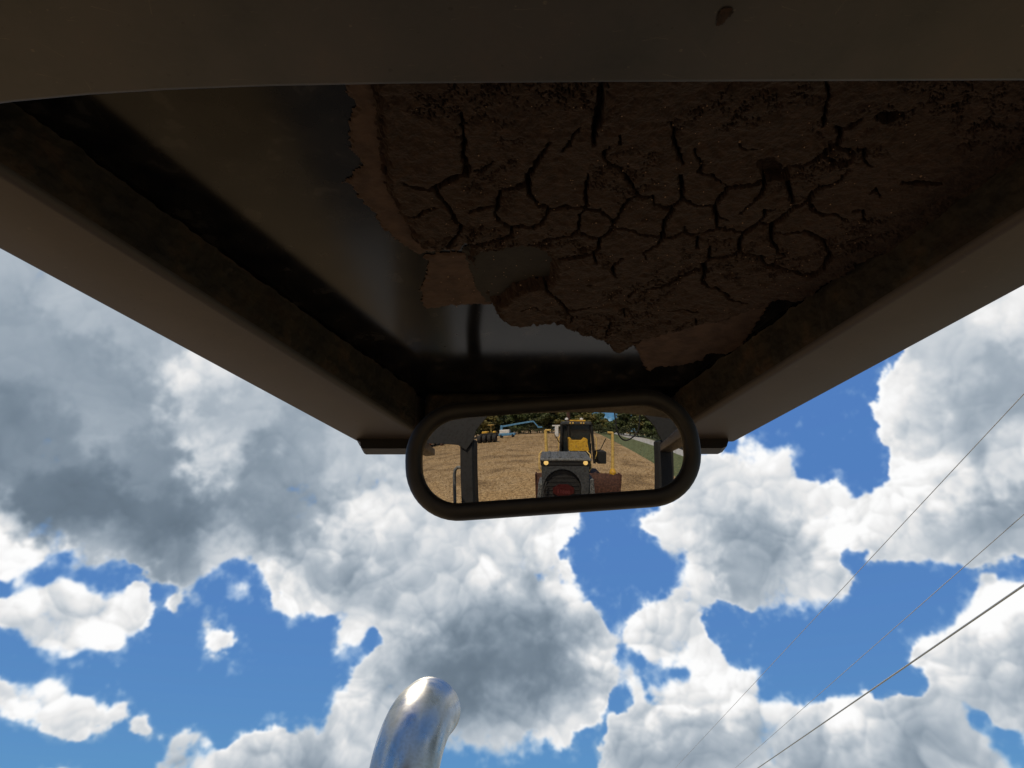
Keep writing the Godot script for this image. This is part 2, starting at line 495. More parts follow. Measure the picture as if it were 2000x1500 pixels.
# ------------------------------------------------------------------ the canopy overhead
# Canopy places are written (across, up, ahead) from the eye, in the canopy's own tilted axes.
func roof(u: float, n: float, w: float) -> Vector3:
	return Vector3(u, n, -w)

func inner_left(w: float) -> float: return -0.306 + (w - 0.373) * 0.4285
func inner_right(w: float) -> float: return 0.333 - (w - 0.419) * 0.350
const RAIL_BOTTOM := 0.300
const PANEL := 0.350

# a square steel tube with rounded edges; its side faces follow the two given lines
func rail_mesh(inner: Callable, wide: float, w0: float, w1: float, n0: float, n1: float, r: float) -> ArrayMesh:
	var st := starts()
	var section: Array = []
	for k in [[0, 0, 180.0], [1, 0, 270.0], [1, 1, 0.0], [0, 1, 90.0]]:
		for s in 5:
			var a := deg_to_rad(k[2] + 22.5 * s)
			section.append(Vector2(lerpf(r, absf(wide) - r, k[0]) + cos(a) * r, lerpf(n0 + r, n1 - r, k[1]) + sin(a) * r))
	st.set_smooth_group(0)
	var ends_: Array = []
	var steps := 8
	for e in steps + 1:
		var w := lerpf(w0, w1, float(e) / steps)
		var ring: Array = []
		for p in section:
			ring.append(roof(inner.call(w) + p.x * signf(wide), p.y, w))
		ends_.append(ring)
	var m := section.size()
	for e in steps:
		var wm := lerpf(w0, w1, (e + 0.5) / steps)
		var ref := roof(inner.call(wm) + wide / 2.0, (n0 + n1) / 2.0, wm)
		for k in m:
			quad(st, ends_[e][k], ends_[e][(k + 1) % m], ends_[e + 1][(k + 1) % m], ends_[e + 1][k], ref)
	st.set_smooth_group(-1)
	for e in [0, steps]:
		var wm: float = w0 if e == 0 else w1
		var c := roof(inner.call(wm) + wide / 2.0, (n0 + n1) / 2.0, wm)
		var ref := roof(inner.call((w0 + w1) / 2.0) + wide / 2.0, (n0 + n1) / 2.0, (w0 + w1) / 2.0)
		for k in m:
			tri(st, c, ends_[e][k], ends_[e][(k + 1) % m], ref)
	return ends(st)

const CRACKS := [
	[-308,3660,6,-310,3779,7,-308,3918,10,-321,4049,13,-302,4172,23,-317,4251,26,-404,4300,18,-505,4366,19,-574,4416,13,-659,4408,10,-709,4383,10,-757,4341,5],
	[-540,4399,13,-526,4485,14,-498,4538,14,-441,4665,17,-426,4778,17,-379,4845,14,-388,4895,12,-442,5016,12,-510,5121,15,-563,5186,15],
	[-121,4110,5,-158,4156,8,-201,4211,10,-258,4219,6],
	[243,3918,5,207,4020,10,151,4156,15,107,4267,18,108,4366,19,127,4468,14,184,4574,10,262,4601,8],
	[92,4349,13,18,4391,10,-63,4416,8,-96,4503,14,-109,4610,14,-127,4683,10,-106,4778,10,-50,4845,10,-4,4875,10,77,4845,12,158,4865,13,225,4797,11,255,4683,10,268,4610,10],
	[-114,4592,10,-181,4610,11,-283,4655,9,-318,4674,5],
	[-4,4875,12,2,4975,12,-87,5027,13,-219,5079,13,-304,5111,10,-402,5132,6],
	[264,4628,11,353,4628,12,452,4619,9,508,4619,8],
	[519,4251,7,521,4333,8,516,4451,11,539,4592,10,522,4655,11,492,4702,9,504,4778,8,496,4895,10,454,4965,13,340,5016,12,200,5090,8,116,5100,5],
	[544,4646,11,624,4665,16,711,4740,11,760,4816,11],
	[498,4915,9,585,4975,11,669,4996,11,775,4895,10],
	[670,5006,12,682,5121,12,655,5208,13,526,5274,14,381,5330,9],
	[519,3413,13,521,3473,16,531,3609,21,530,3739,26,519,3820,17,521,3946,10],
	[426,3806,5,379,3889,7,364,3961,7,328,4020,5],
	[-766,4759,5,-696,4740,8,-631,4665,9,-538,4628,5],
	[629,3968,5,595,4020,13,620,4110,7,703,4164,10,766,4251,11,835,4366,12,888,4468,9,844,4503,12,812,4592,11,791,4683,9,768,4778,8,743,4855,12],
	[890,4485,12,997,4503,9,1022,4592,8,1132,4646,10,1185,4574,13,1211,4538,14],
	[1143,4251,13,1176,4366,15,1204,4503,15,1284,4574,12,1390,4601,12,1454,4592,17,1466,4503,16,1505,4399,15,1581,4366,15,1673,4349,16,1727,4316,21],
	[1695,4141,56,1725,4172,62,1780,4251,68,1848,4267,47],
	[1848,4235,26,1859,4172,15,1946,4156,13,2006,4095,18,2054,4005,18,2101,3946,15,2067,3834,17,2035,3799,12],
	[1946,3792,10,1921,3712,12,1896,3609,9,1882,3534,8,1846,3461,7,1824,3402,7],
	[2038,3806,10,2102,3799,7,2131,3752,10,2149,3725,12],
	[2051,4049,10,2146,4141,21,2225,4133,20,2242,4049,13,2178,3990,10,2108,3990,10],
	[974,3739,5,1018,3820,11,1034,3904,10,1082,4020,15,1120,4110,10,1141,4141,5],
	[1185,4012,7,1234,4095,11,1273,4156,10,1265,4235,6,1331,4251,10,1409,4316,7,1485,4366,5],
	[1171,4646,12,1146,4721,15,1133,4836,15,1152,4975,14,1140,5079,11,1084,5175,8,1041,5208,6,1079,5297,5],
	[1156,4965,13,1075,4975,12,965,4945,11,851,4885,12,780,4875,12,732,4955,12,666,5006,11],
	[1161,4996,9,1218,4986,9,1300,4925,9,1379,4965,13,1478,4935,11,1548,4885,12,1646,4905,12,1759,4935,15],
	[1459,4610,17,1502,4721,15,1545,4875,9],
	[1508,4721,8,1605,4768,5],
	[1284,4845,5,1326,4935,7],
	[1756,4451,14,1752,4366,13,1727,4316,16],
	[1756,4451,12,1716,4538,10,1680,4646,6,1667,4683,5],
	[1831,4628,12,1853,4740,11,1841,4816,13,1794,4895,16,1764,4955,16,1768,5079,14,1803,5208,13,1716,5274,14,1583,5285,12,1552,5365,19,1591,5481,19,1605,5626,14,1673,5727,10],
	[1833,4637,7,1903,4646,5],
	[1841,4816,13,1942,4845,14,1984,4797,15,2022,4702,15,2036,4610,17,2089,4601,11,2122,4538,14,2113,4451,15,2145,4391,12,2229,4357,6,2255,4316,10,2255,4235,5],
	[1896,4333,16,1956,4451,14,2007,4556,14],
	[2134,4574,14,2200,4665,14,2281,4702,9,2379,4693,9,2480,4778,5],
	[1951,4855,15,1981,4955,18,2001,5037,14,2107,5186,12,2177,5252,6],
	[2081,4955,6,2126,4915,10,2208,4915,13,2323,4975,15,2424,5058,13,2496,5186,12,2545,5252,18,2554,5342,25,2547,5458,28,2505,5553,29,2428,5553,14,2285,5469,13,2166,5411,13,2103,5411,11,2051,5365,12,1999,5274,12,1904,5241,11,1812,5219,11],
	[2121,5388,10,2126,5285,9,2184,5274,5],
	[1421,4996,7,1453,5143,8],
	[1551,5121,6,1575,5274,11],
	[1575,5411,13,1510,5458,14,1428,5553,12,1351,5689,10,1297,5752,5],
	[891,5274,5,838,5342,6,814,5458,9,849,5541,6],
	[636,5186,7,676,5342,6],
	[679,3847,6,694,3946,7],
	[1458,3946,5,1504,4005,5,1594,4005,5],
	[2484,4646,6,2551,4646,9,2588,4721,8,2606,4778,10,2660,4797,6],
	[2607,5068,7,2713,5006,5],
	[2267,3692,28,2330,3705,38,2374,3679,28],
	[2689,4341,11,2823,4333,21,2955,4341,11],
	[2238,3990,10,2282,3975,12,2328,4110,7,2405,4172,5],
	[2520,4468,5,2531,4416,9,2604,4485,5],
	[284,5537,8,278,5710,9,301,5812,12,372,5891,12,447,6027,15,497,6167,17,593,6139,10,712,6082,6],
	[878,5282,5,823,5395,8,837,5513,9,870,5573,5],
	[1536,5442,10,1434,5561,12,1370,5697,12,1276,5761,8,1150,5799,5],
	[1610,5660,8,1680,5735,7,1732,5735,5,1811,5787,12,1918,5945,9,2004,6013,5,2107,6041,5],
	[1404,6167,5,1548,6125,8,1683,6167,5],
	[1694,6283,6,1727,6434,6],
	[926,6373,10,915,6527,10,903,6687,5],
	[499,6196,7,562,6283,7,541,6403,7],
	[1078,5761,5,1021,5918,7],
	[1006,6110,6,1032,6254,7],
	[638,5710,5,675,5685,5],
	[1201,6786,6,1346,6753,11,1517,6703,7,1681,6558,5,1777,6465,5],
	[93,6167,5,120,6125,6,203,6096,6,246,6167,5]]
const CRUST_EDGE := [-814,3218,-844,3479,-858,3725,-873,3875,-885,4110,-905,4333,-909,4503,-869,4683,-811,4935,-808,5100,-721,5186,-581,5252,-533,5263,-380,5164,-334,5215,-368,5395,-302,5610,-223,5999,-185,6139,-173,6225,-134,6403,-49,6527,98,6558,200,6527,387,6480,508,6558,635,6687,779,6786,910,6887,992,7062,1061,7116,1184,6992,1352,6786,1650,6622,1781,6480,1997,6418,2210,6254,2367,6082,2612,6045,2928,5342,3036,5259,3212,4810,3331,4562,3484,4251,3646,3923,3171,3218]
const CRUST_GAP := [-201,5282,20,5193,179,5215,309,5395,320,5489,296,5685,153,5710,-4,5812,-100,5999,-183,6027,-257,5812,-287,5561,-304,5372]
const TORN_EDGE := [-1028,3218,-1011,3479,-996,3609,-961,3719,-1023,3792,-1043,3875,-1079,4110,-1037,4187,-1036,4267,-1102,4366,-1195,4459,-1138,4503,-1113,4665,-1037,4816,-1016,4975,-934,5143,-854,5274,-768,5388,-599,5319,-414,5330,-357,5186,-525,5164,-681,5037,-734,4875,-797,4646,-829,4399,-819,4110,-784,3739,-781,3479,-728,3218]
const TORN_FLAP := [-741,5411,-699,5489,-750,5778,-808,5909,-820,6139,-805,6313,-708,6283,-563,6235,-374,6215,-210,6215,-69,6139,-176,5778,-309,5296,-395,5357,-581,5342]
const TORN_CORNER := [1230,6984,1371,6720,1763,6403,2201,6225,2362,6110,2366,6496,2353,7027,2243,7263,2174,7245,2035,7263,2034,7396,1835,7533,1563,7573,1503,7716,1411,7553,1321,7282,1241,7062]

const RUST_SPOTS := [
	[959,2426,968,2440,971,2462,966,2488,956,2512,941,2530,925,2538,911,2534,902,2519,900,2497,905,2471,916,2447,930,2430,946,2422],
	[1909,2495,1911,2503,1909,2508,1903,2511,1895,2511,1886,2508,1878,2503,1873,2495,1871,2488,1873,2483,1879,2480,1887,2480,1896,2483,1904,2488],
	[1890,2721,1892,2729,1891,2735,1886,2739,1878,2739,1870,2735,1862,2729,1856,2721,1854,2713,1856,2707,1861,2703,1869,2703,1877,2707,1885,2713],
	[1349,2733,1350,2737,1348,2741,1345,2742,1340,2742,1336,2741,1332,2737,1330,2733,1329,2729,1331,2726,1334,2724,1339,2724,1343,2726,1347,2729],
	[692,2501,691,2506,689,2509,685,2512,680,2512,675,2509,671,2506,669,2501,669,2496,672,2492,676,2490,681,2490,686,2492,690,2496],
	[-1587,2812,-1590,2818,-1595,2822,-1600,2825,-1604,2825,-1607,2822,-1608,2818,-1607,2812,-1604,2806,-1599,2802,-1594,2799,-1590,2799,-1587,2802,-1586,2806],
	[1624,2739,1625,2744,1624,2747,1622,2749,1619,2749,1615,2747,1612,2744,1609,2739,1608,2735,1609,2732,1611,2730,1615,2730,1618,2732,1621,2735]]

# A crust or torn sheet stuck to the panel: a relief on a fine grid inside an outline, split where cracks part it.
# Returns [[plate meshes], floor mesh]; measures in metres, outlines and cracks in tenths of a millimetre.
func relief(outline: Array, gap: Array, cracks: Array, cell: float, thick: float, lip: float, rough_amp: float, ragged: float, seed_: int, top_n: float) -> Array:
	var lo := Vector2(INF, INF)
	var hi := Vector2(-INF, -INF)
	for i in outline.size() / 2:
		var p := Vector2(outline[2 * i], outline[2 * i + 1]) * 1e-4
		lo = lo.min(p)
		hi = hi.max(p)
	lo -= Vector2.ONE * (ragged + 2 * cell)
	hi += Vector2.ONE * (ragged + 2 * cell)
	var nx := int((hi.x - lo.x) / cell) + 1
	var ny := int((hi.y - lo.y) / cell) + 1
	var im := Image.create(nx, ny, false, Image.FORMAT_RF)
	fill_outline(im, outline, lo.x * 1e4, lo.y * 1e4, cell * 1e4, Color(1, 0, 0))
	if gap.size():
		fill_outline(im, gap, lo.x * 1e4, lo.y * 1e4, cell * 1e4, Color(0, 0, 0))
	var filled := im.get_data().to_float32_array()
	var far := PackedFloat32Array()
	far.resize(nx * ny)
	far.fill(1.0)
	var edge := far.duplicate()
	for o in [outline, gap]:
		var n: int = o.size() / 2
		for i in n:
			var k := (i + 1) % n
			near_segment(edge, nx, ny, lo, cell, Vector2(o[2 * i], o[2 * i + 1]) * 1e-4, Vector2(o[2 * k], o[2 * k + 1]) * 1e-4, 0.0, 0.0, lip * 1.5)
	for c in cracks:
		for i in c.size() / 3 - 1:
			near_segment(far, nx, ny, lo, cell, Vector2(c[3 * i], c[3 * i + 1]) * 1e-4, Vector2(c[3 * i + 3], c[3 * i + 4]) * 1e-4, c[3 * i + 2] * 1.05e-4, c[3 * i + 5] * 1.05e-4, 0.004)
	var warp := noise(FastNoiseLite.TYPE_SIMPLEX_SMOOTH, 1.0, 4, seed_)
	var grain := noise(FastNoiseLite.TYPE_SIMPLEX_SMOOTH, 1.0, 5, seed_ + 3)
	var hair := noise(FastNoiseLite.TYPE_CELLULAR, 1.0, 1, seed_ + 9)
	hair.cellular_return_type = FastNoiseLite.RETURN_DISTANCE2_SUB
	# thickness at each grid point; below zero where there is none
	var t := PackedFloat32Array()
	t.resize(nx * ny)
	var mark := PackedInt32Array()
	mark.resize(nx * ny)
	for j in ny:
		for i in nx:
			var k := j * nx + i
			var u := lo.x + i * cell
			var w := lo.y + j * cell
			var dx := warp.get_noise_2d(u * 160.0, w * 160.0)
			var dy := warp.get_noise_2d(u * 160.0 + 50.0, w * 160.0)
			var ii := clampi(i + roundi(dx * ragged / cell), 0, nx - 1)
			var jj := clampi(j + roundi(dy * ragged / cell), 0, ny - 1)
			var kk := jj * nx + ii
			if filled[kk] < 0.5:
				t[k] = -1.0
				continue
			var ck := clampi(j + roundi(dy * 0.0016 / cell), 0, ny - 1) * nx + clampi(i + roundi(dx * 0.0016 / cell), 0, nx - 1)
			var g := grain.get_noise_2d(u * 90.0, w * 90.0)
			var swell := grain.get_noise_2d(u * 14.0, w * 14.0)
			var rise := smoothstep(0.0, lip, edge[kk] + g * lip * 0.3)
			var h := thick * (0.12 + 0.88 * rise) + swell * thick * 0.22 * rise + g * rough_amp
			if cracks.size():
				var split := hair.get_noise_2d(u * 46.0 + dx * 0.5, w * 46.0 + dy * 0.5) + 1.0
				var where := smoothstep(-0.05, 0.25, warp.get_noise_2d(u * 9.0 + 31.0, w * 9.0))
				h -= 0.0032 * (1.0 - smoothstep(0.0, 0.075, split)) * where * rise
				h -= 0.0012 * smoothstep(0.0, 0.5, grain.get_noise_2d(u * 40.0 + 8.0, w * 40.0)) * rise
			var crack := far[ck] + g * 0.0004
			var inside := smoothstep(-0.0004, 0.0003, crack)
			h = lerpf(0.0008, h, inside)
			t[k] = maxf(h, 0.0004)
			mark[k] = -1 if crack > 0.0001 else 0
	# number the pieces that the cracks part
	var count := 0
	var sizes: Array = [0]
	var stack := PackedInt32Array()
	for k0 in nx * ny:
		if mark[k0] != -1 or t[k0] < 0.0:
			continue
		count += 1
		var size := 0
		mark[k0] = count
		stack.append(k0)
		while stack.size():
			var k := stack[stack.size() - 1]
			stack.resize(stack.size() - 1)
			size += 1
			var i := k % nx
			if i > 0 and mark[k - 1] == -1 and t[k - 1] >= 0.0:
				mark[k - 1] = count; stack.append(k - 1)
			if i < nx - 1 and mark[k + 1] == -1 and t[k + 1] >= 0.0:
				mark[k + 1] = count; stack.append(k + 1)
			if k >= nx and mark[k - nx] == -1 and t[k - nx] >= 0.0:
				mark[k - nx] = count; stack.append(k - nx)
			if k < nx * (ny - 1) and mark[k + nx] == -1 and t[k + nx] >= 0.0:
				mark[k + nx] = count; stack.append(k + nx)
		sizes.append(size)
	var cells: Array = []
	cells.resize(count + 1)
	for c in count + 1:
		cells[c] = []
	for j in ny - 1:
		for i in nx - 1:
			var k := j * nx + i
			if t[k] < 0.0 or t[k + 1] < 0.0 or t[k + nx] < 0.0 or t[k + nx + 1] < 0.0:
				continue
			var l := maxi(maxi(mark[k], mark[k + 1]), maxi(mark[k + nx], mark[k + nx + 1]))
			if l > 0 and sizes[l] < 60:
				l = 0
			cells[l].append(k)
	var at := PackedInt32Array()
	at.resize(nx * ny)
	var owner_ := PackedInt32Array()
	owner_.resize(nx * ny)
	owner_.fill(-1)
	var plates: Array = []
	var floor_mesh: ArrayMesh = null
	for l in count + 1:
		var list: Array = cells[l]
		if list.is_empty():
			continue
		var vs := PackedVector3Array()
		var ns := PackedVector3Array()
		var ids := PackedInt32Array()
		for k in list:
			for kk in [k, k + 1, k + nx + 1, k + nx]:
				if owner_[kk] != l:
					owner_[kk] = l
					at[kk] = vs.size()
					var i: int = kk % nx
					var j: int = kk / nx
					var here := t[kk]
					vs.append(roof(lo.x + i * cell, top_n - here, lo.y + j * cell))
					var gx := (t[kk + 1] if t[kk + 1] >= 0.0 else 0.0) - (t[kk - 1] if t[kk - 1] >= 0.0 else 0.0)
					var gy := (t[kk + nx] if t[kk + nx] >= 0.0 else 0.0) - (t[kk - nx] if t[kk - nx] >= 0.0 else 0.0)
					ns.append(Vector3(-gx / (2 * cell), -1.0, gy / (2 * cell)).normalized())
			# seen from below
			ids.append_array(PackedInt32Array([at[k], at[k + 1], at[k + nx + 1], at[k], at[k + nx + 1], at[k + nx]]))
		var arrays := []
		arrays.resize(Mesh.ARRAY_MAX)
		arrays[Mesh.ARRAY_VERTEX] = vs
		arrays[Mesh.ARRAY_NORMAL] = ns
		arrays[Mesh.ARRAY_INDEX] = ids
		var am := ArrayMesh.new()
		am.add_surface_from_arrays(Mesh.PRIMITIVE_TRIANGLES, arrays)
		if l == 0:
			floor_mesh = am
		else:
			plates.append(am)
	return [plates, floor_mesh]

func near_segment(field: PackedFloat32Array, nx: int, ny: int, lo: Vector2, cell: float, a: Vector2, b: Vector2, ra: float, rb: float, reach: float) -> void:
	var r := maxf(ra, rb) + reach
	var i0 := clampi(int((minf(a.x, b.x) - r - lo.x) / cell), 0, nx - 1)
	var i1 := clampi(int((maxf(a.x, b.x) + r - lo.x) / cell) + 1, 0, nx - 1)
	var j0 := clampi(int((minf(a.y, b.y) - r - lo.y) / cell), 0, ny - 1)
	var j1 := clampi(int((maxf(a.y, b.y) + r - lo.y) / cell) + 1, 0, ny - 1)
	var ab := b - a
	var len2 := maxf(ab.length_squared(), 1e-12)
	for j in range(j0, j1 + 1):
		for i in range(i0, i1 + 1):
			var p := Vector2(lo.x + i * cell, lo.y + j * cell)
			var s := clampf((p - a).dot(ab) / len2, 0.0, 1.0)
			var d := p.distance_to(a + ab * s) - lerpf(ra, rb, s)
			var k := j * nx + i
			if d < field[k]:
				field[k] = d

var M := {}

func make_materials() -> void:
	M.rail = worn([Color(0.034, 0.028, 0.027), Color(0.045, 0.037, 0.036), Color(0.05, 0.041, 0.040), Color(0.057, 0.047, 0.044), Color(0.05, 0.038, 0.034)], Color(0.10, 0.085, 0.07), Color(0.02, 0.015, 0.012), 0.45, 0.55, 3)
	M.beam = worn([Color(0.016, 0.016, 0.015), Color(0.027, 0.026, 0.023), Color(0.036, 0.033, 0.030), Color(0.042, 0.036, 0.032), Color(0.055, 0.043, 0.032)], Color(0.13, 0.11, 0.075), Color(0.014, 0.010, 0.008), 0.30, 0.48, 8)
	M.dirt = mottled([[0.2, Color(0.009, 0.008, 0.0078)], [0.45, Color(0.0216, 0.019, 0.0156)], [0.62, Color(0.0306, 0.025, 0.0182)], [0.85, Color(0.063, 0.038, 0.0234)]], 0.3, 0.95, 0.012, 6, 12, 0.35, false)
	M.rust_spot = mottled([[0.3, Color(0.012, 0.007, 0.005)], [0.7, Color(0.03, 0.014, 0.009)]], 0.05, 0.95, 0.02, 4, 15, 0.0, false)
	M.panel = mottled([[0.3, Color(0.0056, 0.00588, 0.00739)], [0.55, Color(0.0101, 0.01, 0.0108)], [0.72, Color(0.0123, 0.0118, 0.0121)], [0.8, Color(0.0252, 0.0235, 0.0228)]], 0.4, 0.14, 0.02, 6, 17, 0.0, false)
	M.panel.metallic_specular = 0.28
	M.crust = mottled([[0.2, Color(0.0162, 0.00822, 0.00564)], [0.45, Color(0.026, 0.0135, 0.0093)], [0.62, Color(0.0303, 0.0164, 0.0117)], [0.85, Color(0.0432, 0.0228, 0.0151)]], 0.10, 0.95, 0.022, 6, 21, 0.10, false)
	M.torn = mottled([[0.25, Color(0.0371, 0.0192, 0.0126)], [0.5, Color(0.051, 0.0283, 0.0195)], [0.75, Color(0.065, 0.0373, 0.0255)]], 0.14, 0.85, 0.012, 6, 25, 0.06, false)
	M.patch = mottled([[0.3, Color(0.0108, 0.00936, 0.00819)], [0.7, Color(0.0162, 0.014, 0.0121)]], 0.12, 0.85, 0.012, 5, 28, 0.02, false)
	M.rubber = mottled([[0.3, Color(0.00432, 0.00409, 0.0042)], [0.7, Color(0.00864, 0.00744, 0.00714)]], 0.1, 0.55, 0.02, 5, 31, 0.0, false)
	M.mirror = mottled([[0.2, Color(0.50, 0.47, 0.43)], [0.45, Color(0.62, 0.60, 0.57)], [0.7, Color(0.64, 0.62, 0.59)], [0.8, Color(0.48, 0.43, 0.37)]], 0.06, 0.0, 0.03, 6, 33, 0.0, false)
	M.mirror.metallic = 1.0
	M.chrome = mottled([[0.2, Color(0.50, 0.47, 0.41)], [0.5, Color(0.60, 0.58, 0.53)], [0.8, Color(0.52, 0.48, 0.41)]], 0.2, 0.10, 0.02, 4, 35, 0.0, false)
	M.chrome.metallic = 1.0
	var wear := NoiseTexture2D.new()
	wear.width = 256; wear.height = 256
	wear.seamless = true
	wear.noise = noise(FastNoiseLite.TYPE_SIMPLEX_SMOOTH, 0.012, 4, 36)
	var g := Gradient.new()
	g.offsets = PackedFloat32Array([0.25, 0.75])
	g.colors = PackedColorArray([Color(0.22, 0.22, 0.22), Color(0.42, 0.42, 0.42)])
	wear.color_ramp = g
	M.chrome.roughness = 1.0
	M.chrome.roughness_texture = wear
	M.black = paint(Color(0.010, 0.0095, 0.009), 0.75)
	M.tyre = paint(Color(0.025, 0.023, 0.022), 0.9)
	M.grey = mottled([[0.25, Color(0.05, 0.055, 0.058)], [0.5, Color(0.10, 0.105, 0.105)], [0.75, Color(0.2, 0.2, 0.19)]], 0.5, 0.6, 0.02, 5, 41)
	M.dark_grey = mottled([[0.3, Color(0.03, 0.033, 0.036)], [0.7, Color(0.06, 0.064, 0.066)]], 0.6, 0.5, 0.015, 5, 42)
	M.yellow = mottled([[0.25, Color(0.55, 0.30, 0.02)], [0.6, Color(0.72, 0.42, 0.03)], [0.85, Color(0.40, 0.22, 0.05)]], 0.8, 0.45, 0.012, 5, 43)
	M.pale_yellow = mottled([[0.3, Color(0.62, 0.42, 0.12)], [0.7, Color(0.75, 0.5, 0.14)]], 0.4, 0.5, 0.02, 4, 44)
	M.rust = mottled([[0.25, Color(0.042, 0.0165, 0.011)], [0.6, Color(0.078, 0.0303, 0.0193)], [0.85, Color(0.12, 0.055, 0.033)]], 0.7, 0.8, 0.015, 5, 45)
	M.blue = paint(Color(0.10, 0.27, 0.46), 0.5)
	M.white = paint(Color(0.75, 0.74, 0.72), 0.5)
	M.orange = paint(Color(0.6, 0.17, 0.04), 0.5)
	M.glass = paint(Color(0.02, 0.025, 0.027), 0.06)
	M.red = paint(Color(0.0446, 0.00178, 0.00267), 0.4)
	M.pole = mottled([[0.3, Color(0.13, 0.09, 0.06)], [0.7, Color(0.22, 0.17, 0.12)]], 0.6, 0.9, 0.02, 4, 47)
	M.wire = paint(Color(0.42, 0.43, 0.45), 0.5)
	M.cable = paint(Color(0.42, 0.43, 0.43), 0.35, 0.6)
	M.bark = paint(Color(0.09, 0.065, 0.045), 0.9)
	M.lamp = paint(Color(0.25, 0.2, 0.12), 0.3)
	M.lamp.emission_enabled = true
	M.lamp.emission = Color(1.0, 0.82, 0.46)
	M.lamp.emission_energy_multiplier = 1.15
	M.amber = paint(Color(0.5, 0.12, 0.02), 0.3)

func make_canopy() -> void:
	var c := thing("machine_canopy", "dark steel canopy frame with black glossy roof sheet over the seat", "canopy", EYE)
	c.rotation_degrees.x = CANOPY_TILT
	# the roof sheet rests on the frame
	var st := starts()
	var ring: Array = []
	for w in [0.02, 0.862]:
		ring.append([inner_left(w) - 0.06, inner_right(w) + 0.06, w])
	for n in [PANEL, PANEL + 0.004]:
		var a := roof(ring[0][0], n, ring[0][2])
		quad(st, a, roof(ring[0][1], n, ring[0][2]), roof(ring[1][1], n, ring[1][2]), roof(ring[1][0], n, ring[1][2]), roof(0, PANEL + 0.002, 0.3))
	for q in [[ring[0][0], ring[0][2], ring[0][1], ring[0][2]], [ring[1][0], ring[1][2], ring[1][1], ring[1][2]], [ring[0][0], ring[0][2], ring[1][0], ring[1][2]], [ring[0][1], ring[0][2], ring[1][1], ring[1][2]]]:
		quad(st, roof(q[0], PANEL, q[1]), roof(q[2], PANEL, q[3]), roof(q[2], PANEL + 0.004, q[3]), roof(q[0], PANEL + 0.004, q[1]), roof(0.03, PANEL + 0.002, 0.3))
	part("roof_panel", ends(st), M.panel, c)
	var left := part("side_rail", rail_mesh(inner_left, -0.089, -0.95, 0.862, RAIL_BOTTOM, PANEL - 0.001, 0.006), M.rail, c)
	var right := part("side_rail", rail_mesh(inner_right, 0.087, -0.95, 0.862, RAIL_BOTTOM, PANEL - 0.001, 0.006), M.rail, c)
	part("dirt_layer", dirt_on_rail(inner_left, 1.0, 51), M.dirt, left)
	part("dirt_layer", dirt_on_rail(inner_right, -1.0, 57), M.dirt, right)
	# front rail between the side rails
	var f := starts()
	box(f, roof((inner_left(0.84) + inner_right(0.84)) / 2.0, 0.3255, 0.8435), Vector3(inner_right(0.86) - inner_left(0.86) + 0.004, 0.045, 0.034), Basis(), 0.004)
	part("front_rail", ends(f), M.dirt, c)
	# trim strip under the front edge, carrying the mirror
	var strip := PackedVector2Array([Vector2(-0.1765, 0.305), Vector2(-0.181, 0.302), Vector2(-0.181, 0.2985), Vector2(-0.1765, 0.296), Vector2(-0.1755, 0.2895), Vector2(-0.173, 0.288), Vector2(0.244, 0.2885), Vector2(0.2495, 0.291), Vector2(0.2515, 0.296), Vector2(0.2525, 0.305)])
	part("trim_strip", slab_mesh(strip, Transform3D(Basis(), Vector3(0, 0, -0.874)), 0.022), M.rubber, c)
	# broad cross beam just overhead, its near corner swept into the left rail
	var o := PackedVector2Array([Vector2(-0.62, 0.372), Vector2(-0.42, 0.334), Vector2(-0.34, 0.3165), Vector2(-0.29, 0.3075), Vector2(-0.25, 0.3010), Vector2(-0.21, 0.2962), Vector2(-0.17, 0.2930), Vector2(-0.12, 0.2905), Vector2(-0.05, 0.2888), Vector2(0.05, 0.2878), Vector2(0.25, 0.2868), Vector2(0.62, 0.2862), Vector2(0.62, 0.20), Vector2(-0.62, 0.20)])
	var down := Transform3D(Basis(Vector3(1, 0, 0), Vector3(0, 0, -1), Vector3(0, 1, 0)), Vector3(0, 0.284, 0))
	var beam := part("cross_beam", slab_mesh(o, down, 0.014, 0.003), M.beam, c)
	for o2 in RUST_SPOTS:
		for m in relief(o2, [], [], 0.0006, 0.0007, 0.002, 0.0002, 0.0016, 91, 0.2839)[0]:
			part("rust_spot", m, M.rust_spot, beam)
	var web := starts()
	box(web, roof(0.0, 0.3235, 0.255), Vector3(inner_right(0.22) - inner_left(0.22), 0.05, 0.03))
	part("web", ends(web), M.beam, beam)
	# rear posts with gussets up to the rails; black colour carries a longer roof's shade
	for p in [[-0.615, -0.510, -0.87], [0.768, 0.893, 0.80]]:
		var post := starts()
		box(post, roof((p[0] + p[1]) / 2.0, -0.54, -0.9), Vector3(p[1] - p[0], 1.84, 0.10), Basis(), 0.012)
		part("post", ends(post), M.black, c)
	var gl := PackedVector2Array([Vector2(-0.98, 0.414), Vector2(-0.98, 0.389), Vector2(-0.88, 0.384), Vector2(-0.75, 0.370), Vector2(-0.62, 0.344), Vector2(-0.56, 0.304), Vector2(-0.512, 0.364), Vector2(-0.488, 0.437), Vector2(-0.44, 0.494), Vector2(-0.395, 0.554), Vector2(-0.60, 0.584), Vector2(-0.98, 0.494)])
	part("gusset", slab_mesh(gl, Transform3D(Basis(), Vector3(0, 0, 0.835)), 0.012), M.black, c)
	var gr := PackedVector2Array([Vector2(1.10, 0.304), Vector2(1.0, 0.319), Vector2(0.90, 0.344), Vector2(0.83, 0.314), Vector2(0.766, 0.414), Vector2(0.745, 0.464), Vector2(0.705, 0.509), Vector2(0.64, 0.566), Vector2(0.47, 0.554), Vector2(0.40, 0.584), Vector2(0.80, 0.654), Vector2(1.10, 0.554)])
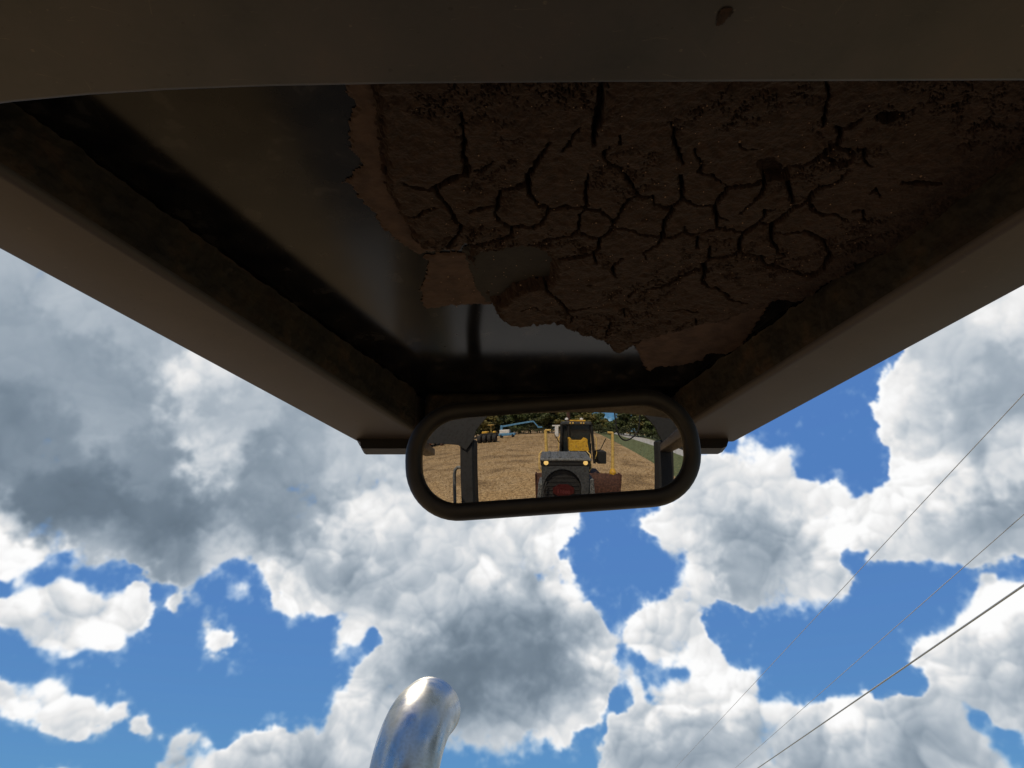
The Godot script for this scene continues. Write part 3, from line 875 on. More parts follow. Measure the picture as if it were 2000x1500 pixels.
	part("gusset", slab_mesh(gr, Transform3D(Basis(), Vector3(0, 0, 0.835)), 0.012), M.black, c)
	# grab handle on the left rear post, and the loop of cable that hangs from the rear edge
	var handle := tube_mesh([roof(-0.60, 0.188, -0.9), roof(-0.655, 0.188, -0.9), roof(-0.672, 0.173, -0.9), roof(-0.68, 0.143, -0.9), roof(-0.69, -0.297, -0.9), roof(-0.67, -0.327, -0.9), roof(-0.60, -0.337, -0.9)], [0.012], 10)
	part("grab_handle", handle, M.grey, c)
	var loop := thing("cable", "thin black cable hanging in a loop from the rear of the canopy", "cable")
	var path: Array = []
	var knots := [Vector3(0.415, 2.857, 0.8), Vector3(0.418, 2.767, 0.8), Vector3(0.43, 2.682, 0.8), Vector3(0.452, 2.632, 0.8), Vector3(0.485, 2.614, 0.8), Vector3(0.525, 2.629, 0.8), Vector3(0.565, 2.672, 0.8), Vector3(0.582, 2.737, 0.8), Vector3(0.584, 2.857, 0.8)]
	for i in knots.size() - 1:
		for s in 4:
			path.append((knots[i] as Vector3).cubic_interpolate(knots[i + 1], knots[maxi(i - 1, 0)], knots[mini(i + 2, knots.size() - 1)], s / 4.0))
	path.append(knots[knots.size() - 1])
	part("cord", tube_mesh(path, [0.0048], 8), M.black, loop)
	var lens := thing("marker_lamp", "small amber marker lamp at the end of the canopy's rear gusset", "lamp", EYE + Vector3(1.02, 0.155, 0.86))
	part("lens", lathe_mesh(Vector3.ZERO, Vector3(0, 0, -1), [Vector2(0, 0), Vector2(0.0, 0.02), Vector2(0.012, 0.02), Vector2(0.02, 0.012), Vector2(0.022, 0)], 14), M.amber, lens)

# dried dirt on a rail's inner face, ragged along its upper edge
func dirt_on_rail(inner: Callable, inward: float, seed_: int) -> ArrayMesh:
	var g := noise(FastNoiseLite.TYPE_SIMPLEX_SMOOTH, 1.0, 5, seed_)
	var st := starts()
	st.set_smooth_group(0)
	var cols := 260
	var rows := 14
	var pts: Array = []
	for i in cols + 1:
		var w := lerpf(0.24, 0.826, float(i) / cols)
		var top := 0.3478 + 0.0018 * g.get_noise_1d(w * 60.0) + 0.004 * maxf(0.0, g.get_noise_1d(w * 18.0 + 9.0) - 0.32) * 4.0
		var line: Array = []
		for j in rows + 1:
			var f := float(j) / rows
			var n := lerpf(0.3062, top, f)
			var out := 0.0012 + 0.0012 * g.get_noise_2d(w * 130.0, n * 130.0) + 0.001 * g.get_noise_2d(w * 25.0, n * 25.0)
			out = maxf(out, 0.0004) if j > 0 else 0.0002
			out += 0.003 * maxf(0.0, g.get_noise_1d(w * 18.0 + 9.0) - 0.32) * f
			line.append(roof(inner.call(w) + inward * out, n, w))
		line.append(roof(inner.call(w) - inward * 0.002, top - 0.0004, w))
		pts.append(line)
	for i in cols:
		var ref := roof(inner.call(0.5) - inward * 3.0, 0.32, 0.5 + 0.0)
		for j in rows + 1:
			quad(st, pts[i][j], pts[i + 1][j], pts[i + 1][j + 1], pts[i][j + 1], ref)
	return ends(st)

func make_crust() -> void:
	var c := thing("cracked_crust", "cracked dark brown crust peeling from the underside of the roof sheet", "crust", EYE)
	c.rotation_degrees.x = CANOPY_TILT
	var r := relief(CRUST_EDGE, CRUST_GAP, CRACKS, 0.0008, 0.0105, 0.009, 0.0010, 0.003, 61, PANEL - 0.0006)
	for m in r[0]:
		part("crust_plate", m, M.crust, c)
	if r[1] != null:
		part("crack_floor", r[1], M.crust, c).set_meta("kind", "stuff")
	var rng := RandomNumberGenerator.new()
	rng.seed = 5
	var grain := MultiMesh.new()
	grain.transform_format = MultiMesh.TRANSFORM_3D
	var gs := starts()
	box(gs, Vector3.ZERO, Vector3.ONE, Basis(), 0.2)
	grain.mesh = ends(gs)
	grain.instance_count = 420
	for i in grain.instance_count:
		var w := rng.randf_range(0.36, 0.62)
		var u := rng.randf_range(-0.06, minf(inner_right(w) - 0.03, 0.30))
		var s := rng.randf_range(0.0003, 0.0009) * (1.6 if rng.randf() < 0.06 else 1.0)
		grain.set_instance_transform(i, Transform3D(Basis.from_euler(Vector3(rng.randf() * 3, rng.randf() * 3, 0)).scaled(Vector3(s, s * 0.7, s * 1.3)), roof(u, PANEL - 0.0112, w)))
	var grit := MultiMeshInstance3D.new()
	grit.name = "grit"
	grit.multimesh = grain
	grit.material_override = paint(Color(0.20, 0.13, 0.085), 0.9)
	grit.set_meta("kind", "stuff")
	c.add_child(grit)
	var wider: Array = []
	var mid := Vector2.ZERO
	for i in CRUST_GAP.size() / 2:
		mid += Vector2(CRUST_GAP[2 * i], CRUST_GAP[2 * i + 1]) / (CRUST_GAP.size() / 2)
	for i in CRUST_GAP.size() / 2:
		var p := mid + (Vector2(CRUST_GAP[2 * i], CRUST_GAP[2 * i + 1]) - mid) * 1.35
		wider.append_array([p.x, p.y])
	var bare := relief(wider, [], [], 0.0011, 0.0022, 0.004, 0.0001, 0.002, 69, PANEL - 0.0002)
	for m in bare[0]:
		part("smooth_patch", m, M.patch, c).set_meta("label", "smooth grey-brown bare patch among the cracked plates")
	for t in [[TORN_EDGE, 0.0016, "brown_edge", 67], [TORN_FLAP, 0.0014, "", 71], [TORN_CORNER, 0.0022, "", 75]]:
		var s := relief(t[0], [], [], 0.0011, t[1], 0.003, 0.0002, 0.0035, t[3], PANEL - 0.0003)
		for m in s[0]:
			var o := part("torn_backing", m, M.torn, c)
			o.set_meta("label", "thin torn rust-brown backing layer at the edge of the crust")

# ------------------------------------------------------------------ the rear-view mirror
func rounded_rect(hw: float, hh: float, r: float, steps := 12) -> Array:
	var out: Array = []      # [point, outward]
	for k in [[1, 1, 0.0], [-1, 1, 90.0], [-1, -1, 180.0], [1, -1, 270.0]]:
		for s in steps + 1:
			var a := deg_to_rad(k[2] + 90.0 * s / steps)
			var d := Vector2(cos(a), sin(a))
			out.append([Vector2(k[0] * (hw - r), k[1] * (hh - r)) + d * r, d])
	return out

func make_mirror() -> void:
	var R := 0.48
	var at := Vector3(0.0291, 2.6592, -0.4879)
	var z := Vector3(-0.027, -0.2909, 0.9564).normalized()
	var up := Vector3(0, 1, 0)
	var x := up.cross(z).normalized()
	var y := z.cross(x)
	var roll := deg_to_rad(3.4)
	var b := Basis(x * cos(roll) + y * sin(roll), y * cos(roll) - x * sin(roll), z)
	var t := thing("rear_view_mirror", "oblong convex rear-view mirror in a thick black rubber rim", "mirror", at)
	t.basis = b
	var loop := rounded_rect(0.1012, 0.0368, 0.0338)
	var st := starts()
	st.set_smooth_group(0)
	var prof: Array = []
	for k in 16:
		var a := TAU * k / 16
		prof.append(Vector2(0.0062 * signf(cos(a)) * pow(absf(cos(a)), 0.75), 0.008 * signf(sin(a)) * pow(absf(sin(a)), 0.75) - 0.002))
	var n := loop.size()
	for i in n:
		var k := (i + 1) % n
		for j in 16:
			var l := (j + 1) % 16
			var q: Array = []
			for e in [[i, j], [k, j], [k, l], [i, l]]:
				var p: Vector2 = loop[e[0]][0] + loop[e[0]][1] * prof[e[1]].x
				q.append(Vector3(p.x, p.y, prof[e[1]].y + sqrt(R * R - p.length_squared()) - R))
			var pm: Vector2 = (loop[i][0] + loop[k][0]) / 2.0
			quad(st, q[0], q[1], q[2], q[3], Vector3(pm.x, pm.y, -0.002 + sqrt(R * R - pm.length_squared()) - R))
	part("rim", ends(st), M.rubber, t)
	# convex glass
	var vs := PackedVector3Array()
	var ns := PackedVector3Array()
	var ids := PackedInt32Array()
	var gl := rounded_rect(0.0985, 0.0343, 0.0313)
	var rings := 20
	for k in rings + 1:
		for i in n:
			var p: Vector2 = gl[i][0] * (float(k) / rings)
			var h := sqrt(R * R - p.length_squared())
			vs.append(Vector3(p.x, p.y, h - R))
			ns.append(Vector3(p.x, p.y, h) / R)
	for k in rings:
		for i in n:
			var l := (i + 1) % n
			ids.append_array(PackedInt32Array([k * n + i, (k + 1) * n + l, (k + 1) * n + i, k * n + i, k * n + l, (k + 1) * n + l]))
	var arrays := []
	arrays.resize(Mesh.ARRAY_MAX)
	arrays[Mesh.ARRAY_VERTEX] = vs
	arrays[Mesh.ARRAY_NORMAL] = ns
	arrays[Mesh.ARRAY_INDEX] = ids
	var am := ArrayMesh.new()
	am.add_surface_from_arrays(Mesh.PRIMITIVE_TRIANGLES, arrays)
	var glass := part("mirror_glass", am, M.mirror, t)
	glass.set_meta("label", "convex silvered glass reflecting the site behind")
	# moulded shell behind, ball joint and stem to the trim strip
	var sh := starts()
	sh.set_smooth_group(0)
	var levels := [[1.0, -0.016], [0.985, -0.024], [0.93, -0.031], [0.80, -0.036], [0.5, -0.039], [0.02, -0.040]]
	for k in levels.size() - 1:
		for i in n:
			var l := (i + 1) % n
			var a: Vector2 = loop[i][0]
			var d: Vector2 = loop[l][0]
			quad(sh, Vector3(a.x * levels[k][0], a.y * levels[k][0], levels[k][1]), Vector3(d.x * levels[k][0], d.y * levels[k][0], levels[k][1]), Vector3(d.x * levels[k + 1][0], d.y * levels[k + 1][0], levels[k + 1][1]), Vector3(a.x * levels[k + 1][0], a.y * levels[k + 1][0], levels[k + 1][1]), Vector3(0, 0, 0))
	part("shell", ends(sh), M.rubber, t)
	var end := t.transform.affine_inverse() * (Transform3D(Basis(Vector3.RIGHT, deg_to_rad(CANOPY_TILT)), EYE) * roof(-0.045, 0.300, 0.853))
	part("stem", tube_mesh([Vector3(-0.05, 0.0, -0.034), Vector3(-0.05, 0.0, -0.06), end + Vector3(0, -0.01, 0.05), end], [0.011, 0.008, 0.008, 0.009], 12), M.rubber, t)

# ------------------------------------------------------------------ ahead: exhaust, bonnet, wires
func make_exhaust() -> void:
	var t := thing("exhaust_stack", "polished chrome exhaust stack with curved tip ahead of the canopy", "exhaust pipe", Vector3(-0.250, 1.585, -1.60))
	var path: Array = []
	for k in 9:
		path.append(Vector3(0.0007 * k * k, 0.12 * k, 0))
	var top: Vector3 = path[path.size() - 1]
	var lean: Vector3 = (path[8] - path[7]).normalized()
	var away := (Vector3(0.16, 0, -1.0) - lean * lean.dot(Vector3(0.16, 0, -1.0))).normalized()
	var r := 0.17
	for k in 22:
		var a := deg_to_rad(66.0) * (k + 1) / 22.0
		path.append(top + lean * (r * sin(a)) + away * (r * (1.0 - cos(a))))
	var tip: Vector3 = path[path.size() - 1]
	path.append(tip + (tip - path[path.size() - 2]).normalized() * 0.03)
	var st := starts()
	tube(st, path, [0.0645], 48, false)
	part("pipe", ends(st), M.chrome, t)
	var inside := starts()
	tube(inside, path.slice(8), [0.0625], 32, false)
	part("bore", ends(inside), M.black, t)
	part("clamp", lathe_mesh(Vector3(0.006, 0.18, 0), Vector3(0, 1, 0), [Vector2(-0.012, 0.065), Vector2(-0.012, 0.0695), Vector2(0.012, 0.0695), Vector2(0.012, 0.065)], 32), M.cable, t)

func wheel(called: String, at: Vector3, r: float, wide: float, rim: Material, parent: Node3D) -> void:
	var w := Node3D.new()
	w.name = called
	parent.add_child(w, true)
	w.position = at
	part("tyre", lathe_mesh(Vector3(-wide / 2, 0, 0), Vector3.RIGHT, [Vector2(0, r * 0.55), Vector2(0, r * 0.88), Vector2(wide * 0.12, r), Vector2(wide * 0.88, r), Vector2(wide, r * 0.88), Vector2(wide, r * 0.55)], 28), M.tyre, w)
	part("rim", lathe_mesh(Vector3(-wide * 0.4, 0, 0), Vector3.RIGHT, [Vector2(0, 0), Vector2(0, r * 0.2), Vector2(wide * 0.12, r * 0.3), Vector2(0, r * 0.56), Vector2(wide * 0.8, r * 0.56), Vector2(wide * 0.68, r * 0.3), Vector2(wide * 0.8, r * 0.2), Vector2(wide * 0.8, 0)], 24), rim, w)

func make_machine() -> void:
	var t := thing("open_tractor", "unseen dark open tractor under the canopy, body widened to block ground light", "tractor")
	part("deck", box_mesh(Vector3(0.1, 0.95, 0.25), Vector3(1.7, 0.06, 2.2), 0.01), M.black, t)  # unseen deck, put in to shade the canopy underside
	part("chassis", box_mesh(Vector3(0.05, 0.72, -0.6), Vector3(0.7, 0.38, 4.2), 0.03), M.dark_grey, t)
	part("bonnet", box_mesh(Vector3(-0.02, 1.28, -2.0), Vector3(1.56, 0.72, 2.2), 0.10), M.rail, t)  # out of view; widened to darken what the roof sheet reflects
	part("added_dash", box_mesh(Vector3(0.02, 1.45, -0.78), Vector3(0.95, 0.55, 0.22), 0.05), M.black, t)  # unseen, added to keep ground light off the crust
	part("seat", box_mesh(Vector3(0.05, 1.22, 0.35), Vector3(0.55, 0.46, 0.55), 0.08), M.black, t)
	for x in [-0.98, 1.15]:
		part("fender", box_mesh(Vector3(x, 1.36, 0.35), Vector3(0.56, 0.07, 1.5), 0.02), M.dark_grey, t)  # unseen, added at both sides to block light from the ground
		wheel("wheel", Vector3(x, 0.62, 0.5), 0.62, 0.4, M.rail, t)
	for x in [-1.0, 1.0]:
		wheel("wheel", Vector3(x, 0.45, -2.2), 0.45, 0.28, M.rail, t)

func make_wires() -> void:
	var runs := [[Vector3(8.69, 5.9, -30.31), Vector3(7.10, 5.9, -10.51), 0.0165, "thick grey overhead cable below the two thin wires", M.cable],
		[Vector3(11.50, 8.4, -30.95), Vector3(9.85, 8.4, -13.83), 0.009, "thin dark overhead wire in the middle of three", M.wire],
		[Vector3(10.56, 9.9, -33.69), Vector3(9.30, 9.9, -11.87), 0.009, "thin dark overhead wire highest of three", M.wire]]
	for r in runs:
		var d: Vector3 = (r[1] - r[0]) / (r[1].z - r[0].z)
		var path: Array = []
		var o := thing("power_line", r[3], "cable", Vector3.ZERO, "overhead wires")
		for k in 41:
			var z := lerpf(-150.0, 45.0, k / 40.0)
			path.append(r[0] + d * (z - r[0].z))
		part("wire", tube_mesh(path, [r[2]], 8), r[4], o)
	for z in [-150.0, 45.0]:
		var x: float = 8.69 + (7.10 - 8.69) / (-10.51 + 30.31) * (z + 30.31)
		var p := thing("utility_pole", "weathered wooden utility pole ahead carrying the overhead wires" if z < 0 else "weathered wooden utility pole behind carrying the overhead wires", "pole", Vector3(x + 0.3, 0, z))
		part("shaft", tube_mesh([Vector3(0, -0.3, 0), Vector3(0, 10.6, 0)], [0.15, 0.10], 14), M.pole, p)
		part("crossarm", box_mesh(Vector3(0.6, 9.75, 0), Vector3(4.6, 0.11, 0.10), 0.01), M.pole, p)
		part("crossarm", box_mesh(Vector3(0.9, 8.28, 0), Vector3(3.6, 0.11, 0.10), 0.01), M.pole, p)

# ------------------------------------------------------------------ the site behind, seen in the mirror
func strip_mesh(pts: Array, y: float) -> ArrayMesh:
	var st := starts()
	for i in pts.size() - 1:
		var a: Array = pts[i]
		var b: Array = pts[i + 1]
		quad(st, Vector3(a[0], y, a[2]), Vector3(a[1], y, a[2]), Vector3(b[1], y, b[2]), Vector3(b[0], y, b[2]), Vector3((a[0] + a[1]) / 2.0, y - 5.0, a[2]))
	return ends(st)

func make_ground() -> void:
	var soil := mottled([[0.15, Color(0.23, 0.15, 0.075)], [0.36, Color(0.34, 0.23, 0.115)], [0.52, Color(0.41, 0.285, 0.145)], [0.75, Color(0.50, 0.36, 0.19)]], 2.6, 0.95, 0.02, 6, 81)
	var broad_ := NoiseTexture2D.new()
	broad_.width = 256; broad_.height = 256
	broad_.seamless = true
	broad_.noise = noise(FastNoiseLite.TYPE_SIMPLEX_SMOOTH, 0.015, 4, 82)
	var g := Gradient.new()
	g.offsets = PackedFloat32Array([0.25, 0.42, 0.55, 0.75])
	g.colors = PackedColorArray([Color(0.74, 0.71, 0.67), Color(0.93, 0.91, 0.88), Color(1, 1, 1), Color(1, 0.98, 0.93)])
	broad_.color_ramp = g
	soil.detail_enabled = true
	soil.detail_albedo = broad_
	soil.detail_blend_mode = BaseMaterial3D.BLEND_MODE_MUL
	soil.detail_uv_layer = BaseMaterial3D.DETAIL_UV_2
	soil.uv2_triplanar = true
	soil.uv2_world_triplanar = true
	soil.uv2_scale = Vector3.ONE / 17.0
	setting("ground", strip_mesh([[-1200.0, 1200.0, -1200.0], [-1200.0, 1200.0, 1200.0]], 0.0), soil)
	var verge := mottled([[0.2, Color(0.05, 0.07, 0.025)], [0.5, Color(0.10, 0.125, 0.045)], [0.75, Color(0.2, 0.19, 0.08)]], 4.0, 0.95, 0.02, 6, 84)
	setting("grass_verge", strip_mesh([[3.0, 300.0, -60.0], [6.0, 300.0, 0.0], [11.0, 300.0, 32.0], [45.0, 320.0, 260.0]], 0.004), verge)
	var gravel := mottled([[0.2, Color(0.30, 0.29, 0.27)], [0.5, Color(0.42, 0.41, 0.39)], [0.8, Color(0.5, 0.49, 0.47)]], 2.0, 0.95, 0.03, 6, 86)
	setting("gravel_road", strip_mesh([[11.0, 16.0, -60.0], [13.0, 18.5, 0.0], [19.0, 26.5, 32.0], [60.0, 80.0, 260.0]], 0.008), gravel)
	setting("gravel_track", strip_mesh([[-2.2, 2.6, -160.0], [-1.6, 2.2, -5.0]], 0.004), gravel)
	# clods and straw lying on the field
	var rng := RandomNumberGenerator.new()
	rng.seed = 7
	var st := starts()
	var ring: Array = []
	for k in 5:
		ring.append(Vector3(cos(TAU * k / 5) * (0.8 + 0.3 * (k % 2)), 0.05 * k, sin(TAU * k / 5)))
	for k in 5:
		tri(st, Vector3(0.1, 0.7, 0), ring[k], ring[(k + 1) % 5], Vector3(0, 0.1, 0))
		tri(st, Vector3(0, -0.4, 0), ring[k], ring[(k + 1) % 5], Vector3(0, 0.1, 0))
	var mm := MultiMesh.new()
	mm.transform_format = MultiMesh.TRANSFORM_3D
	mm.use_colors = true
	mm.mesh = ends(st)
	mm.instance_count = 90000
	for i in mm.instance_count:
		var z := 4.0 + 75.0 * pow(rng.randf(), 1.7)
		var half := 4.0 + z * 0.72
		var x := rng.randf_range(-half, minf(half, 5.5 + z * 0.15))
		var s := rng.randf_range(0.006, 0.02) * (1.0 + z * 0.035)
		var bs := Basis.from_euler(Vector3(rng.randf_range(-0.4, 0.4), rng.randf() * TAU, rng.randf_range(-0.4, 0.4))).scaled(Vector3(s * rng.randf_range(0.7, 1.3), s * rng.randf_range(0.8, 2.6), s))
		mm.set_instance_transform(i, Transform3D(bs, Vector3(x, s * 0.1, z)))
		var v := rng.randf_range(0.3, 1.25)
		mm.set_instance_color(i, Color(0.42 * v, 0.29 * v, 0.145 * v))
	var o := MultiMeshInstance3D.new()
	o.name = "soil_clods"
	o.multimesh = mm
	var cm := paint(Color(1, 1, 1), 0.95)
	cm.vertex_color_use_as_albedo = true
	o.material_override = cm
	o.set_meta("kind", "stuff")
	o.set_meta("label", "dry brown clods and straw scattered over the field behind")
	o.set_meta("category", "soil")
	add_child(o)

func make_tractor() -> void:
	var t := thing("following_tractor", "dark grey tractor nose with two lit lamps and red oval badge", "tractor", Vector3(0.35, 0, 5.3))
	var top := starts()
	box(top, Vector3(0, 1.905, 0.45), Vector3(1.30, 0.07, 1.0), Basis(Vector3.RIGHT, deg_to_rad(-5.0)), 0.02)
	part("hood_top", ends(top), M.grey, t)
	part("hood_side", box_mesh(Vector3(0, 1.2, 0.75), Vector3(1.20, 1.3, 1.2), 0.03), M.dark_grey, t)
	part("lamp_panel", box_mesh(Vector3(0, 1.79, 0.06), Vector3(1.28, 0.15, 0.16), 0.015), M.black, t)
	# front cowl with an arched opening
	var arch := PackedVector2Array([Vector2(-0.62, 0.55), Vector2(-0.62, 1.71), Vector2(0.60, 1.71), Vector2(0.60, 0.55), Vector2(0.40, 0.55)])
	for k in 17:
		var a := PI * k / 16.0
		arch.append(Vector2(-0.09 + cos(a) * 0.50, 1.10 + sin(a) * 0.52))
	arch.append(Vector2(-0.59, 0.55))
	part("cowl", slab_mesh(arch, Transform3D(Basis(), Vector3(0, 0, 0.0)), 0.14), M.dark_grey, t)
	var gr := part("grille", lathe_mesh(Vector3(-0.09, 1.08, 0.09), Vector3(0, 0, -1), [Vector2(0, 0), Vector2(0, 0.5), Vector2(0.01, 0.5), Vector2(0.012, 0)], 40), M.black, t)
	for k in 7:
		part("bar", box_mesh(Vector3(-0.09, 0.74 + 0.11 * k, 0.072), Vector3(0.9, 0.02, 0.012)), M.tyre, gr)
	for x in [-0.50, 0.50]:
		var l := part("headlamp", lathe_mesh(Vector3(x, 1.79, -0.02), Vector3(0, 0, -1), [Vector2(0, 0), Vector2(0, 0.06), Vector2(0.012, 0.058), Vector2(0.02, 0.03), Vector2(0.022, 0)], 20), M.lamp, t)
		var s := SpotLight3D.new()
		s.name = "lamp_light"
		l.add_child(s)
		s.position = Vector3(x, 1.79, -0.03)
		s.light_color = Color(1.0, 0.84, 0.6)
		s.light_energy = 0.35
		s.spot_range = 20.0
		s.spot_angle = 40.0
		s.light_size = 0.01
		s.shadow_enabled = true
	var oval := PackedVector2Array()
	for k in 8:
		var a := TAU * (k + 0.5) / 8
		oval.append(Vector2(-0.06 + cos(a) * 0.30, 1.06 + sin(a) * 0.17))
	var badge := part("badge", slab_mesh(oval, Transform3D(Basis(), Vector3(0, 0, 0.0)), 0.05), M.red, t)
	badge.set_meta("label", "dark red eight-sided badge with pale worn letters")
	var marks := starts()      # worn letters, hardly readable: upright strokes and rings
	for k in 5:
		var x := -0.20 + 0.07 * k
		if k < 2:
			box(marks, Vector3(x, 1.04, -0.004), Vector3(0.016, 0.11 - 0.03 * k, 0.006))
		else:
			for q in 8:
				var a := TAU * q / 8
				box(marks, Vector3(x + cos(a) * 0.024, 1.02 + sin(a) * 0.034, -0.004), Vector3(0.016, 0.016, 0.006))
	part("lettering", ends(marks), mottled([[0.3, Color(0.11, 0.012, 0.016)], [0.7, Color(0.2, 0.05, 0.05)]], 0.3, 0.6, 0.03, 3, 90), badge)
	for x in [-0.42, -0.14, 0.14, 0.42]:
		part("hood_rib", box_mesh(Vector3(x, 1.955, 0.45), Vector3(0.05, 0.03, 0.9), 0.006, Basis(Vector3.RIGHT, deg_to_rad(-5.0))), M.grey, t)
	for x in [-0.635, 0.635]:
		part("grab_rail", tube_mesh([Vector3(x, 1.5, 0.3), Vector3(x * 1.1, 1.6, 0.3), Vector3(x * 1.1, 1.95, 0.5), Vector3(x, 2.02, 0.7)], [0.016], 6), M.pale_yellow, t)
	part("hose", tube_mesh([Vector3(-0.5, 1.3, -0.03), Vector3(-0.58, 1.05, -0.06), Vector3(-0.52, 0.8, -0.03)], [0.022], 6), M.tyre, t)
	part("hook", box_mesh(Vector3(0.1, 0.62, -0.06), Vector3(0.22, 0.14, 0.12), 0.02), M.rust, t)
	part("fender", box_mesh(Vector3(-0.70, 0.85, 0.5), Vector3(0.12, 0.75, 0.8), 0.02, Basis(Vector3(0, 0, 1), deg_to_rad(-6.0))), M.grey, t)
	part("fender", box_mesh(Vector3(0.72, 0.92, 0.5), Vector3(0.16, 0.85, 0.8), 0.02, Basis(Vector3(0, 0, 1), deg_to_rad(8.0))), M.grey, t)
	wheel("wheel", Vector3(-0.62, 0.42, 1.0), 0.42, 0.3, M.dark_grey, t)
	wheel("wheel", Vector3(0.62, 0.42, 1.0), 0.42, 0.3, M.dark_grey, t)

func make_bulldozer() -> void:
	var t := thing("bulldozer", "yellow and black bulldozer with tall cab behind the grey tractor", "bulldozer", Vector3(0.95, 0, 8.5))
	var cab := part("cab", box_mesh(Vector3(0, 2.90, 0.5), Vector3(1.16, 0.14, 1.2), 0.03), M.dark_grey, t)
	part("roof_trim", box_mesh(Vector3(0.05, 3.0, -0.02), Vector3(0.62, 0.07, 0.14), 0.02), M.yellow, cab)
	for x in [-0.24, -0.14, 0.17, 0.27]:
		part("work_lamp", box_mesh(Vector3(x, 2.9, -0.12), Vector3(0.06, 0.06, 0.05), 0.01), M.pale_yellow, cab)
	for x in [-0.36, 0.22]:
		part("beacon", lathe_mesh(Vector3(x, 3.04, 0.1), Vector3.UP, [Vector2(0, 0), Vector2(0, 0.07), Vector2(0.06, 0.065), Vector2(0.09, 0.03), Vector2(0.095, 0)], 14), M.white, cab)
	for x in [[-0.56, -0.64], [0.57, 0.70], [-0.30, -0.33]]:
		part("cab_post", tube_mesh([Vector3(x[1], 1.3, -0.02), Vector3(x[0], 2.86, 0)], [0.055], 8), M.black, t)
	part("windscreen", box_mesh(Vector3(0, 2.2, 0.06), Vector3(1.10, 1.3, 0.02)), M.glass, t)
	part("wiper", tube_mesh([Vector3(0.1, 1.85, 0.03), Vector3(-0.12, 2.45, 0.03)], [0.012], 6), M.tyre, t)
	part("steering_console", box_mesh(Vector3(0.05, 2.25, 0.30), Vector3(0.34, 0.4, 0.2), 0.05), M.tyre, t)
	for x in [-0.66, 0.72]:
		part("grab_rail", tube_mesh([Vector3(x, 1.5, -0.05), Vector3(x * 1.08, 1.7, -0.05), Vector3(x * 1.05, 2.3, -0.03), Vector3(x * 0.95, 2.4, 0)], [0.018], 6), M.pale_yellow, t)
	part("tool_box", box_mesh(Vector3(0.98, 1.55, 0.2), Vector3(0.36, 0.5, 0.6), 0.03), M.black, t)
	part("cab_body", box_mesh(Vector3(0, 1.55, 0.7), Vector3(1.2, 1.1, 1.1), 0.03), M.black, t)
	var hood := PackedVector2Array([Vector2(-0.34, 1.86), Vector2(-0.34, 2.2), Vector2(-0.36, 2.30), Vector2(-0.30, 2.33), Vector2(-0.22, 2.22), Vector2(0.16, 2.22), Vector2(0.25, 2.33), Vector2(0.31, 2.28), Vector2(0.30, 2.18), Vector2(0.36, 1.86)])
	part("hood", slab_mesh(hood, Transform3D(Basis(), Vector3(0, 0, -0.8)), 0.75), M.yellow, t)
	part("grille", box_mesh(Vector3(0.05, 1.55, -0.5), Vector3(0.8, 0.62, 0.62), 0.03), M.black, t)
	part("exhaust", tube_mesh([Vector3(-0.18, 2.9, 1.4), Vector3(-0.20, 4.2, 1.4)], [0.07], 12), M.rust, t)
	var mir := part("side_mirror", box_mesh(Vector3(-0.76, 2.55, 0.0), Vector3(0.14, 0.42, 0.06), 0.02), M.white, t)
	part("arm", box_mesh(Vector3(-0.78, 2.80, 0.02), Vector3(0.30, 0.05, 0.04)), M.white, mir)
	for x in [-1.12, 1.10]:
		var top: float = 2.62 if x < 0 else 2.58
		var m := part("mast", tube_mesh([Vector3(x, 1.2, -1.35), Vector3(x * 1.0 - 0.03, top, -1.35)], [0.062, 0.050], 10), M.pale_yellow, t)
		part("mast_head", box_mesh(Vector3(x + (0.05 if x < 0 else -0.10), top, -1.35), Vector3(0.2, 0.07, 0.09), 0.015), M.pale_yellow, m)
		part("mast_foot", lathe_mesh(Vector3(x, 1.12, -1.35), Vector3.UP, [Vector2(0, 0), Vector2(0, 0.11), Vector2(0.1, 0.12), Vector2(0.22, 0.07), Vector2(0.24, 0)], 12), M.yellow, m)
	var blade := starts()
	blade.set_smooth_group(0)
	for k in 10:
		var a := lerpf(-0.7, 0.7, k / 10.0)
		var c := lerpf(-0.7, 0.7, (k + 1) / 10.0)
		var p := [Vector2(0.42 + 0.0 - cos(a) * 0.42, 0.68 + sin(a) * 0.75), Vector2(0.42 - cos(c) * 0.42, 0.68 + sin(c) * 0.75)]
		quad(blade, Vector3(-1.5, p[0].y, -1.55 + p[0].x), Vector3(1.35, p[0].y, -1.55 + p[0].x), Vector3(1.35, p[1].y, -1.55 + p[1].x), Vector3(-1.5, p[1].y, -1.55 + p[1].x), Vector3(0, 0.7, 5))
		quad(blade, Vector3(-1.5, p[0].y, -1.42 + p[0].x), Vector3(1.35, p[0].y, -1.42 + p[0].x), Vector3(1.35, p[1].y, -1.42 + p[1].x), Vector3(-1.5, p[1].y, -1.42 + p[1].x), Vector3(0, 0.7, -8))
	var bl := part("blade", ends(blade), M.rust, t)
	for x in [-1.5, 1.35]:
		part("end_plate", box_mesh(Vector3(x, 0.68, -1.38), Vector3(0.05, 1.0, 0.36), 0.01), M.rust, bl)
	for x in [-0.8, 0.8]:
		var tr := starts()
		var o := PackedVector2Array()
		for k in 24:
			var a := TAU * k / 24
			o.append(Vector2(0.5 + cos(a) * 0.42 + signf(cos(a)) * 1.0, 0.42 + sin(a) * 0.42))
		part("track", slab_mesh(o, Transform3D(Basis(Vector3(0, 0, 1), Vector3(0, 1, 0), Vector3(1, 0, 0)), Vector3(x - 0.22, 0, 0)), 0.44), M.rust, t)
		part("push_arm", box_mesh(Vector3(x, 0.55, -0.75), Vector3(0.12, 0.16, 1.3), 0.02), M.rust, t)
